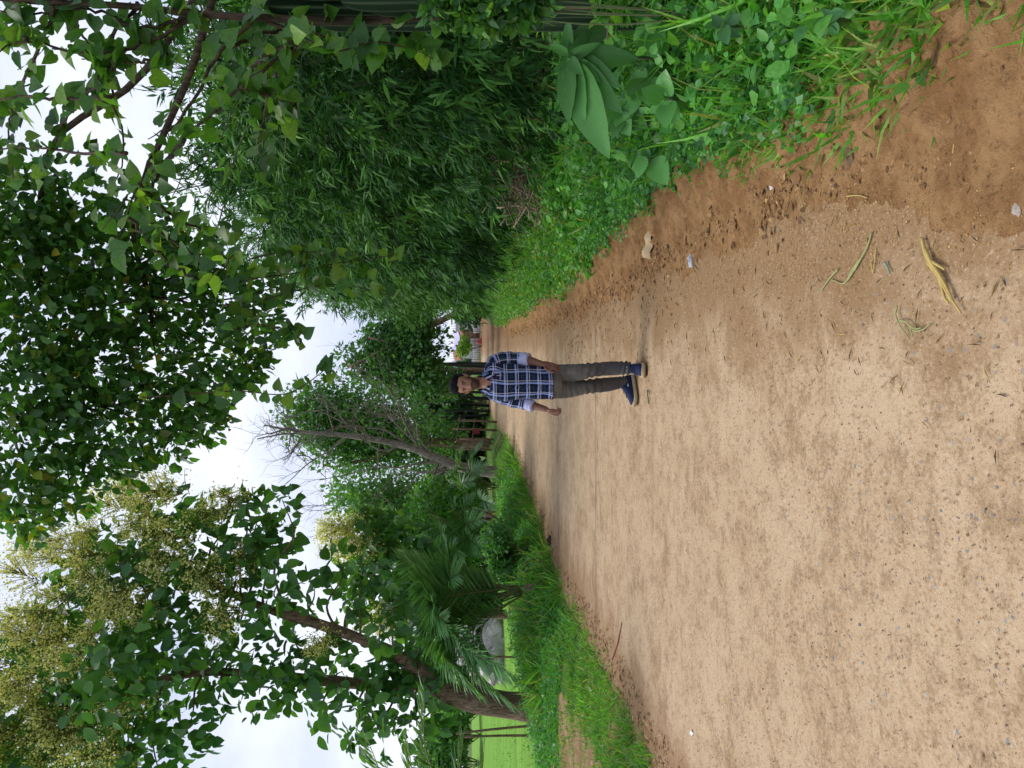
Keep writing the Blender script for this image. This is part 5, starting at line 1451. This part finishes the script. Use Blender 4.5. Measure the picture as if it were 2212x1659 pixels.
for k, (dx, dy) in [(12, (870, 1060)), (13, (820, 1050)), (16, (850, 880)), (20, (790, 870)), (24, (780, 990)), (28, (700, 880)), (15, (900, 1050)), (18, (830, 860)), (32, (680, 990)), (22, (770, 850)), (10, (930, 1060))]:
    s = Pt[k]; e = at(dx, dy, BY + rng.normal() * .8); grow(s, nrm(e - s), np.linalg.norm(e - s) * .95, .055, 4)
mbx.build('branches', M_BARK_GREY, bare, smooth=True)
rng = np.random.default_rng(96)
b2 = at(1040, 1125, 36); b2[2] = float(hgt(b2[0], b2[1]))
bare2 = empty('bare_tree', b2, 'thin leafless sapling whose twigs stick out above the open evergreen', 'tree')
mbx = MB(); P2 = spline([b2, at(900, 1115, 36), at(780, 1100, 36), at(735, 1090, 36)], 20); mbx.add(*tube(P2, np.linspace(.07, .025, 20), 6)[:2])
for (dx, dy) in [(650, 1060), (640, 1090), (670, 1120), (690, 1050), (680, 1140)]:
    s = P2[-1]; e = at(dx, dy, 36); grow(s, nrm(e - s), np.linalg.norm(e - s), .02, 3)
mbx.build('branches', M_BARK_GREY, bare2)
# ---- rough wooden shelter by the road
SY = 36.0
sb = at(1040, 945, SY); sb[2] = float(hgt(sb[0], sb[1]))
hut = empty('pole_frame', sb, 'rough frame of wooden poles with a dark red cloth beside the far left verge', 'pole frame')
zg = sb[2]
for (td, tdy, bdy) in [(990, 908, 912), (978, 926, 930), (992, 948, 950), (985, 970, 972), (998, 960, 958)]:
    p1, p0 = at(td, tdy, SY), at(1040, bdy, SY); p0[2] = zg - .1
    mk('pole', *tube([p0, (p0 + p1) / 2 + [.02, 0, 0], p1], [.055, .05, .045], 7)[:2], M_WOOD, hut, smooth=True)
for (d0, y0, d1, y1) in ((992, 905, 986, 955), (1008, 925, 1014, 978), (1026, 903, 1020, 950)):
    mk('rail', *tube([at(d0, y0, SY - .06), at((d0 + d1) / 2, (y0 + y1) / 2, SY - .1), at(d1, y1, SY - .06)], .024, 6)[:2], M_WOOD, hut, smooth=True)
M_REDC = plain('red_cloth', (.22, .025, .03), .8, .2, 12, .3, .5, .03)
a, c = at(1021, 928, SY - .12), at(1035, 938, SY - .12)
gx, gz = np.meshgrid(np.linspace(a[0], c[0], 10), np.linspace(a[2], c[2], 8)); Vc = np.stack([gx, np.full_like(gx, a[1]) + .04 * np.sin(gx * 18) - .03 * (gz - c[2]), gz], -1).reshape(-1, 3)
ii = np.arange(7)[:, None] * 10; jj = np.arange(9)[None]
mk('cloth', Vc, np.stack([ii + jj, ii + jj + 1, ii + 11 + jj, ii + 10 + jj], -1).reshape(-1, 4), M_REDC, hut, smooth=True)
# row of slim dark trunks behind the man's head
for k in range(11):
    p = at(1010, 786 + k * 11 + 4 * math.sin(k * 5), 47 + (k % 3)); g = np.array([p[0], p[1], float(hgt(p[0], p[1]))])
    r_ = np.random.default_rng(700 + k); top = g + [r_.normal() * .3, 0, 3.2 + 1.2 * r_.random()]
    o = mk('grove_stem', *tube(spline([g - [0, 0, .1], (g + top) / 2 + r_.normal(size=3) * .06, top], 10), np.linspace(.10, .07, 10), 7)[:2], M_DARKST if k else (M_DARKST := plain('dark_stem', (.03, .038, .03), .9, .1, 10, .4)), smooth=True, loc=g)
    tag(o, 'slim dark stem in the shaded row behind the man\'s head', 'stem', 'row of slim dark stems')
# ---- white house at the bend
HY = 78.0
h0 = at(1020, 790, HY); h0[2] = -.1
house = empty('house', h0, 'white walled low house with a pale tin roof at the far bend', 'house')
xa, xb = at(1000, 800, HY)[0], at(1000, 672, HY)[0]; za, zb, zc = -.1, at(985, 700, HY)[2], at(963, 700, HY)[2]
M_LIME = plain('lime_wash', (.62, .62, .66), .9, .1, 1.2, .22)
M_TIN = plain('pale_tin', (.66, .68, .74), .55, .4, 2.0, .15)
mk('wall', *box([(xa + xb) / 2, HY + 2, (za + zb) / 2], xb - xa - .6, 3.4, zb - za), M_LIME, house)
nr = 26
for k in range(nr):          # roof sheets, each lapped over the next
    x0 = xa - .3 + (xb - xa + .6) * k / nr; x1 = xa - .3 + (xb - xa + .6) * (k + 1) / nr + .02
    dz = .025 * (k % 2)
    Vr = np.array([[x0, HY - .3, zb - .02 + dz], [x1, HY - .3, zb - .02 + dz], [x1, HY + 2.2, zc + dz], [x0, HY + 2.2, zc + dz]]); Vr = np.vstack([Vr, Vr + [0, 0, .03]])
    mk('roof_sheet', Vr, np.array([[3, 2, 1, 0], [4, 5, 6, 7], [0, 1, 5, 4], [1, 2, 6, 5], [2, 3, 7, 6], [3, 0, 4, 7]]), M_TIN, house)
dk = plain('dark_opening', (.03, .025, .03), .9, .1, 5, .3)
mk('door', *box([xa + (xb - xa) * .62, HY + .27, za + 1.0], .9, .06, 2.0), M_WOOD, house)
w_ = mk('window', *box([xa + (xb - xa) * .85, HY + .28, za + 1.5], .9, .05, .8), dk, house)
for q in (-.3, -.1, .1, .3): mk('bar', *box([xa + (xb - xa) * .85 + q, HY + .24, za + 1.5], .03, .03, .8), M_TIN, w_)
# thatched lean-to with a lilac sheet on it
l0 = at(1012, 745, HY - 4); l0[2] = float(hgt(l0[0], l0[1]))
lean = empty('lean_to', l0, 'small brown thatched lean-to in front of the white house', 'shelter')
x0, x1 = at(1000, 778, HY - 4)[0], at(1000, 716, HY - 4)[0]; zt, ze = at(982, 740, HY - 4)[2], at(996, 740, HY - 4)[2]
M_THATCH = plain('old_thatch', (.26, .15, .08), .95, .1, 6, .4, .8, .08)
gx, gt = np.meshgrid(np.linspace(x0, x1, 16), np.linspace(0, 1, 6)); sag = .25 * np.sin((gx - x0) * 2.2)
Vt = np.stack([gx, HY - 4.6 + 2.2 * gt, ze + (zt - ze) * gt + sag * (1 - .3 * gt)], -1).reshape(-1, 3); Vt2 = Vt - [0, 0, .14]
ii = np.arange(5)[:, None] * 16; jj = np.arange(15)[None]; Qt = np.stack([ii + jj, ii + jj + 1, ii + 17 + jj, ii + 16 + jj], -1).reshape(-1, 4)
mk('roof', np.vstack([Vt, Vt2]), np.vstack([Qt, Qt[:, ::-1] + 96, [[j, j + 96, j + 97, j + 1] for j in range(15)]]), M_THATCH, lean)
for q in np.linspace(x0 + .1, x1 - .1, 4): mk('pole', *tube([[q, HY - 4.5, l0[2] - .1], [q, HY - 4.5, ze]], .05, 6)[:2], M_WOOD, lean)
sh = mk('plastic_sheet', Vt.reshape(6, 16, 3)[2:, 5:].reshape(-1, 3) + [0, 0, .10], np.stack([(np.arange(3)[:, None] * 11) + np.arange(10)[None], (np.arange(3)[:, None] * 11) + np.arange(10)[None] + 1, (np.arange(3)[:, None] * 11) + np.arange(10)[None] + 12, (np.arange(3)[:, None] * 11) + np.arange(10)[None] + 11], -1).reshape(-1, 4), plain('lilac_plastic', (.45, .40, .68), .45, .4, 5, .15), loc=l0)
tag(sh, 'lilac plastic sheet spread over the thatched lean-to', 'sheet')
# picket fence in front
fx0, fx1 = at(1010, 782, HY - 7)[0], at(1010, 690, HY - 7)[0]
fz = float(hgt((fx0 + fx1) / 2, HY - 7))
fen = empty('picket_fence', (fx0, HY - 7, fz), 'pale picket fence in front of the far house', 'fence')
for q in np.arange(fx0, fx1, .16):
    if abs(q - fx0 - 2.1) < .5: continue
    mk('picket', *box([q, HY - 7, fz + .42], .07, .025, .84 + .1 * math.sin(q * 9)), M_LIME, fen)
for zz_ in (.25, .65): mk('rail', *box([(fx0 + fx1) / 2, HY - 6.96, fz + zz_], fx1 - fx0, .03, .06), M_WOOD, fen)
rc = at(1013, 737, HY - 8); rg = float(hgt(rc[0], rc[1]))
u, w = np.meshgrid(np.linspace(0, 6.283, 17)[:-1], np.linspace(0, 1, 8)); Vh = np.stack([rc[0] + .3 * np.cos(w * 1.5) * np.cos(u) * (1 + .2 * np.sin(3 * u)), rc[1] + .4 * np.cos(w * 1.5) * np.sin(u), rg + .45 * np.sin(w * 1.5) * (1 + .1 * np.sin(5 * u))], -1).reshape(-1, 3)
ii = np.arange(7)[:, None] * 16; jj = np.arange(16)[None]; kk = (jj + 1) % 16
tag(mk('brick_rubble', Vh, np.stack([ii + jj, ii + kk, ii + 16 + kk, ii + 16 + jj], -1).reshape(-1, 4), plain('red_earth', (.32, .08, .06), .95, .1, 8, .4, .8, .1), loc=[rc[0], rc[1], rg]), 'reddish heap in the gap of the picket fence', 'heap')
shrub('shrub', 'bright yellow green shrub before the picket fence at the far bend', (1003, 748, HY - 8.5), .9, 1500, .2, [(.16, .30, .04), (.12, .25, .035)], 401)
shrub('shrub', 'dark shrub beside the far house, just right of the head of the man', (1003, 796, HY - 9), .9, 1500, .2, [(.03, .10, .03), (.05, .14, .03)], 402)
shrub('shrub', 'low dark bush under the bamboo at the bend of the road', (1010, 655, 40), 1.3, 2600, .2, [(.02, .06, .02), (.03, .09, .025)], 403)
gp = []
_r = np.random.default_rng(404)
gp = np.stack([_r.uniform(-1.5, 12, 9000), _r.uniform(60, 72, 9000)], -1); gp = gp[(gp[:, 0] < xl(gp[:, 1]) - .05)]
gp2 = np.stack([_r.uniform(-4, 10, 9000), _r.uniform(64, 73, 9000)], -1)
gp = gp2[(gp2[:, 0] < xl(gp2[:, 1]) - .1)]
grass('grass', 'bright grass in front of the far house at the bend', gp, 405, .45, G_GRASS, wid=3.0, lean=.6)

# dense undergrowth closing the view behind the bare tree and the man
for k, (dx, dy, Y, r, lb) in enumerate([(975, 868, 58, 2.2, 'directly behind the slim dark stems'), (985, 890, 56, 2.4, 'left of the slim dark stems'), (985, 935, 50, 2.2, 'behind the pole frame'),
                                    (985, 985, 48, 2.2, 'behind the foot of the bare tree'), (990, 1040, 46, 2.0, 'behind the low palm'), (990, 1100, 44, 2.0, 'beyond the creeper shrub'), (985, 1160, 46, 2.0, 'behind the overgrown palm'), (980, 1225, 48, 2.2, 'behind the big palm')]):
    p = at(dx, dy, Y); shrub('thicket_bush', 'dark dense bush ' + lb, (dx, dy, Y), r, 4200, .32, [(.03, .10, .028), (.045, .135, .035), (.02, .07, .024)], 450 + k, cat='bush', group='dark undergrowth at the far end', clumps=10, base=np.array([p[0], p[1], -.1]))
# ------------------------------------------------------------------ small things on the ground
def rock(name, label, px, size, col, seed, flat=.6, cat='stone', group=None):
    r = np.random.default_rng(seed); g = gat(*px); g[2] = max(0.0, float(hgt(g[0], g[1])))
    u, w = np.meshgrid(np.linspace(0, 6.283, 15)[:-1], np.linspace(0, math.pi, 9))
    k = 1 + .18 * np.sin(2 * u + r.random() * 6) + .15 * np.sin(3 * u + 4 * w + r.random() * 6) + .09 * r.normal(size=u.shape)
    V = np.stack([g[0] + size * k * np.sin(w) * np.cos(u), g[1] + size * .7 * k * np.sin(w) * np.sin(u), g[2] + size * flat * (.35 + .65 * np.cos(w)) * k], -1).reshape(-1, 3)
    i = np.arange(8)[:, None] * 14; j = np.arange(14)[None]; q = (j + 1) % 14
    o = mk(name, V, np.stack([i + j, i + 14 + j, i + 14 + q, i + q], -1).reshape(-1, 4), plain('stone_%d' % seed, col, .92, .1, 45, .35, .8, .01), loc=g)
    return tag(o, label, cat, group)
rock('soil_clod', 'grey brown clod of dried mud half under the overhanging grass', (1852, 272), .042, (.24, .19, .14), 1, cat='clod')
rock('soil_clod', 'dark knobbly clod of mud farther from the grass', (1842, 340), .046, (.17, .115, .065), 2, cat='clod')
rock('pale_stone', 'smooth pale grey stone on the dirt shoulder below the weeds', (1496, 564), .045, (.42, .43, .46), 3)
rock('pale_stone', 'flat pale stone in the near dirt by the right edge of the picture', (2198, 452), .024, (.34, .29, .24), 4, .22)
rock('pale_stone', 'small pale chip of stone on the dirt beside the near verge', (2175, 395), .018, (.28, .23, .17), 5, .22)
rock('dark_stone', 'small dark stone at the left edge of the road', (1190, 1168), .10, (.05, .035, .03), 6)
# curled dry leaf / card scrap
g = gat(1415, 520); g[2] = .02
gx, gy = np.meshgrid(np.linspace(-1, 1, 12), np.linspace(-1, 1, 7))
V = np.stack([g[0] + .13 * gx + .02 * gy, g[1] - .05 * gx + .055 * gy * (1 - .3 * gx ** 2), .05 + .035 * np.cos(gy * 1.8) * (1 - .4 * gx) + .012 * np.sin(gx * 7)], -1).reshape(-1, 3)
i = np.arange(6)[:, None] * 12; j = np.arange(11)[None]
tag(mk('dry_leaf', V, np.stack([i + j, i + j + 1, i + 13 + j, i + 12 + j], -1).reshape(-1, 4), plain('dry_leaf', (.46, .34, .20), .85, .15, 30, .3, .5, .01), smooth=True, loc=g), 'large curled tan dry leaf at the edge of the weeds', 'dry leaf')
# straw stalks lying on the road, each spray one thing
M_STRAW, M_STRAWG = plain('straw', (.46, .34, .11), .7, .25, 60, .3), plain('green_straw', (.30, .32, .13), .7, .25, 60, .3)
def stalks(name, label, polys, mat, r=.0035, seed=0, group='stalks lying on the near road'):
    rg = np.random.default_rng(seed); g0 = gat(*polys[0][0])
    root = empty(name, g0, label, 'straw', group)
    for poly in polys:
        P = spline([gat(*q) + [0, 0, .008 + .006 * rg.random()] for q in poly], 4 * len(poly))
        V, Fs, uv = tube(P, np.linspace(r, r * .6, len(P)), 6)
        mk('stalk', V, Fs, mat, root, smooth=True)
stalks('straw_bundle', 'thick golden bundle of straw lying on the near road', [[(1998, 514), (2010, 555), (2030, 590), (2050, 625), (2082, 676)], [(2003, 535), (2024, 575), (2045, 610), (2060, 650)], [(2012, 560), (2035, 590), (2052, 622), (2070, 660)], [(2010, 565), (2034, 600), (2046, 640), (2055, 655)], [(2020, 565), (2040, 578), (2046, 582)]], M_STRAW, .006, 1)
stalks('straw_sprig', 'long kinked grass stalk with a flat green blade on the near road', [[(1888, 502), (1880, 530), (1868, 556), (1850, 585)], [(1868, 556), (1848, 582), (1828, 612), (1800, 604)], [(1815, 582), (1795, 605), (1778, 630)], [(1862, 562), (1840, 600), (1828, 612)]], M_STRAWG, .0042, 2)
stalks('straw_sprig', 'thin forked straw beside the kinked stalk', [[(1897, 535), (1894, 570), (1892, 592)], [(1888, 566), (1890, 588)]], M_STRAW, .003, 3)
stalks('green_stem', 'short pale green piece of stem between the straws', [[(1918, 567), (1924, 580), (1929, 592)]], plain('green_stem', (.20, .33, .24), .6, .3, 60, .2), .005, 4)
stalks('straw_sprig', 'branched pale sprig lying nearest the middle of the road', [[(1945, 661), (1942, 680), (1952, 706), (1970, 732)], [(1948, 692), (1965, 696), (1980, 714), (1998, 712), (2014, 700)], [(1975, 712), (1978, 725)], [(1968, 700), (1982, 710), (1998, 708)]], M_STRAWG, .0034, 5)
stalks('straw_sprig', 'long thin bent straw reaching out from the near grass', [[(2098, 196), (2082, 235), (2074, 265), (2068, 310), (2062, 358)], [(2082, 235), (2094, 238)]], M_STRAW, .0034, 6)
stalks('straw_sprig', 'straight straw lying in the dirt below the clods', [[(1835, 424), (1860, 422), (1880, 428)]], M_STRAW, .003, 7)
stalks('grass_sprig', 'small bent green sprig on the road in front of the shoes', [[(1404, 872), (1402, 850), (1401, 842), (1407, 852)]], plain('green_sprig', (.08, .13, .08), .6, .3, 60, .2), .0055, 8)
stalks('straw_sprig', 'short straw on the road before the forked straws', [[(1735, 770), (1722, 780)]], M_STRAW, .003, 9)
stalks('red_thread', 'dark red thread lying on the left part of the road', [[(1325, 1425), (1335, 1395), (1340, 1375), (1345, 1345)]], plain('red_thread_cotton', (.16, .035, .035), .8, .2, 40, .3), .007, 10, None)
def scrap(label, px, sx, sy, rz, name='paper_scrap'):
    g = gat(*px); g[2] = max(.006, float(hgt(g[0], g[1])) + .006)
    gx, gy = np.meshgrid(np.linspace(-.5, .5, 6), np.linspace(-.5, .5, 4)); c, s = math.cos(rz), math.sin(rz)
    V = np.stack([g[0] + sx * gx * c - sy * gy * s, g[1] + sx * gx * s + sy * gy * c, g[2] + .006 + .008 * np.sin(gx * 5 + gy * 3)], -1).reshape(-1, 3)
    i = np.arange(3)[:, None] * 6; j = np.arange(5)[None]
    tag(mk(name, V, np.stack([i + j, i + j + 1, i + 7 + j, i + 6 + j], -1).reshape(-1, 4), M_PAPER, loc=g), label, 'paper')
M_PAPER = plain('white_paper', (.72, .71, .70), .8, .2, 30, .1)
scrap('narrow white scrap of paper in the dirt by the near weeds', (1672, 408), .045, .015, .9)
scrap('white scrap of paper on the left road edge', (1497, 1584), .04, .03, .3)
# chaff, straw bits and gravel: nobody could count them
def litter(name, label, cat, n, xyf, size, cols, seed, wid=.3, zoff=.006, mat=None, tpl='kite'):
    r = np.random.default_rng(seed); X, Y = xyf(r, n)
    z = np.maximum(hgt(X, Y), .002 + .006 * wob(X, Y, 1.4) + .004 * wob(X * 3, Y * 3, 1.6)) + zoff * (.4 + .6 * r.random(n))
    a = r.random(n) * 6.283
    mb = MB(); scatter(mb, tpl, np.stack([X, Y, z], -1), np.stack([np.cos(a), np.sin(a), r.normal(size=n) * .2], -1), np.stack([r.normal(size=n) * .3, r.normal(size=n) * .3, np.ones(n)], -1), size * (.5 + r.random(n)), tint(r, n, cols), wid)
    tag(mb.build(name, mat or M_DRY), label, cat, kind='stuff')
def shoulder(y0, y1, t0, t1, pw):
    def f(r, n):
        Y = y0 + (y1 - y0) * r.random(n) ** pw; return xr(Y) + t0 + (t1 - t0) * r.random(n) ** .7 + .1 * wob(Y * 2, Y, 2), Y
    return f
litter('chaff', 'golden chaff and husks strewn along the dirt shoulder', 'chaff', 9000, shoulder(1.6, 6.5, -.75, .25, .8), .0085, [(.42, .26, .08), (.34, .20, .07), (.24, .13, .05), (.46, .32, .15)], 501, .8)
litter('straw_bits', 'broken straw and twigs scattered over the dirt shoulder', 'straw', 1500, shoulder(1.8, 12, -1.2, .3, .9), .05, [(.42, .30, .10), (.30, .20, .08), (.14, .09, .05), (.10, .06, .035)], 502, .10)
litter('dry_litter', 'brown dead leaves and soil crumbs at the foot of the right weeds', 'litter', 5200, shoulder(3.5, 26, -.5, .35, 1.2), .045, [(.20, .11, .05), (.30, .17, .07), (.12, .06, .03), (.36, .22, .10)], 503, .7, .02)
litter('dry_litter', 'brown crumbs and dead grass along the left edge of the road', 'litter', 3500, lambda r, n: (lambda Y: (xl(Y) + .35 - .8 * r.random(n), Y))(5.5 + 20 * r.random(n) ** 1.3), .05, [(.24, .14, .06), (.36, .24, .11), (.14, .08, .04)], 504, .5, .015)
def road_xy(r, n):
    Y = 1.8 + 7.5 * r.random(n) ** 1.2; X = xl(Y) + (xr(Y) - xl(Y)) * r.random(n); return X, Y
litter('road_grit', 'dark grit and husk flecks spread over the near road', 'grit', 9000, road_xy, .011, [(.16, .09, .045), (.25, .15, .07), (.12, .10, .09), (.34, .22, .10)], 505, .7, .004)
def pebbles():
    r = np.random.default_rng(506); n = 260
    cx = np.array([gat(a, b)[:2] for a, b in [(2130, 1030), (2080, 1120), (1870, 1100), (1700, 1150), (1790, 1400), (1860, 1310), (2060, 1250), (1900, 1470), (2150, 1200), (1980, 1100), (2100, 1500)]])
    k = r.integers(0, len(cx), n); X = cx[k, 0] + r.normal(size=n) * .22; Y = np.maximum(cx[k, 1] + r.normal(size=n) * .16, 1.9)
    s = .004 + .006 * r.random(n) ** 3; mb = MB()
    oc = np.array([[1, 0, 0], [.3, .9, 0], [-.8, .5, 0], [-.7, -.6, 0], [.4, -.9, 0], [0, 0, .4]], float)
    f = np.array([[0, 1, 5], [1, 2, 5], [2, 3, 5], [3, 4, 5], [4, 0, 5]])
    a = r.random(n) * 6.283; R = np.stack([np.stack([np.cos(a), -np.sin(a)], -1), np.stack([np.sin(a), np.cos(a)], -1)], -2)
    v = np.repeat(oc[None], n, 0); v[:, :, :2] = np.einsum('nij,nkj->nki', R, v[:, :, :2] * [1.3, .8])
    V = v * s[:, None, None] + np.stack([X, Y, .000 + .006 * wob(X, Y, 1.4)], -1)[:, None]
    mb.add(V.reshape(-1, 3), (f[None] + (np.arange(n) * 6)[:, None, None]).reshape(-1, 3), col=np.repeat(tint(r, n, [(.20, .20, .20), (.28, .27, .25), (.14, .14, .15)]), 6, 0))
    tag(mb.build('gravel', M_DRY), 'blue grey gravel bedded in the near road surface', 'gravel', kind='stuff')
pebbles()
# ---- brush pile and stakes under the bamboo
by = onbank(1120, 400, .5)
bp = at(1140, 400, by); bp[2] = float(hgt(bp[0], bp[1]))
brush = empty('brush_pile', bp, 'tangled pile of dead twigs under the bamboo', 'brush')
rng = np.random.default_rng(601)
M_TWIGP = plain('pale_dead_twig', (.34, .26, .20), .9, .1, 40, .4)
for k in range(110):
    c = at(1120 + rng.normal() * 22, 395 + rng.normal() * 38, by + rng.normal() * .12); d = nrm(rng.normal(size=3) * [1, .6, .75]) * (.18 + .35 * rng.random())
    P = spline([c - d, c + rng.normal(size=3) * .04, c + d], 8); P[:, 2] = np.maximum(P[:, 2], bp[2] + .01)
    mk('twig', *tube(P, np.linspace(.007, .003, 8) * (.8 + rng.random()), 5)[:2], M_TWIGP if k % 3 else M_TWIG, brush)
def stick(label, pts, hh, r, name='wooden_stake', mat=None, grp='dead sticks on the right bank'):
    Y = onbank(*pts[0], hh); P = [at(a, b, Y + .04 * i) for i, (a, b) in enumerate(pts)]
    P[0][2] = min(P[0][2], float(hgt(P[0][0], P[0][1])) + .05) if hh < .2 else P[0][2]
    o = mk(name, *tube(spline(P, 14), np.linspace(r, r * .75, 14), 8)[:2], mat or M_WOOD, smooth=True, loc=P[0]); tag(o, label, 'stick', grp)
stick('thick weathered stake leaning up from the bank beside the glossy plant', [(1205, 268), (1140, 252), (1075, 236)], .10, .026)
stick('short dark stub of wood above the glossy plant', [(1175, 172), (1130, 166), (1098, 162)], .15, .022)
stick('straight pale stick rising from the brush pile into the bamboo', [(1090, 350), (1000, 368), (912, 388)], .35, .011)
stick('broken pale branch lying across the top of the brush pile', [(1160, 362), (1110, 350), (1070, 345)], .25, .028)
stick('long thin grey twig slanting from the brush pile over the weeds', [(1205, 470), (1140, 420), (1075, 385)], .28, .008, 'long_twig', M_TWIG)
stick('thin dark twig slanting in the weeds farther along the bank', [(1060, 625), (1080, 580), (1110, 545)], .35, .008, 'long_twig', M_TWIG)

def crumbs():
    r = np.random.default_rng(909); n = 5200
    Y = 1.5 + 14 * r.random(n) ** 1.4; X = xr(Y) - .30 + .62 * r.random(n) + .12 * wob(Y * 2, Y, 2)
    s = (.003 + .011 * r.random(n) ** 3) * (1 + Y * .04)
    oc = np.array([[1, 0, .1], [.2, .9, 0], [-.8, .4, .1], [-.6, -.7, 0], [.5, -.8, .05], [.1, .1, .75]]); f = np.array([[0, 1, 5], [1, 2, 5], [2, 3, 5], [3, 4, 5], [4, 0, 5]])
    v = oc[None] * (1 + .3 * r.normal(size=(n, 6, 1))); a = r.random(n) * 6.283
    R = np.stack([np.stack([np.cos(a), -np.sin(a)], -1), np.stack([np.sin(a), np.cos(a)], -1)], -2); v[:, :, :2] = np.einsum('nij,nkj->nki', R, v[:, :, :2])
    V = v * s[:, None, None] + np.stack([X, Y, np.maximum(hgt(X, Y), 0) * .7 + .012 + .03 * sstep(xr(Y) - .3, xr(Y) + .1, X) * r.random(n)], -1)[:, None]
    mb = MB(); mb.add(V.reshape(-1, 3), (f[None] + (np.arange(n) * 6)[:, None, None]).reshape(-1, 3), col=np.repeat(tint(r, n, [(.20, .11, .05), (.25, .145, .068), (.12, .065, .03), (.29, .18, .09)]), 6, 0))
    tag(mb.build('soil_crumbs', M_DRY), 'loose crumbs of red brown earth along the right shoulder', 'soil', kind='stuff')
crumbs()
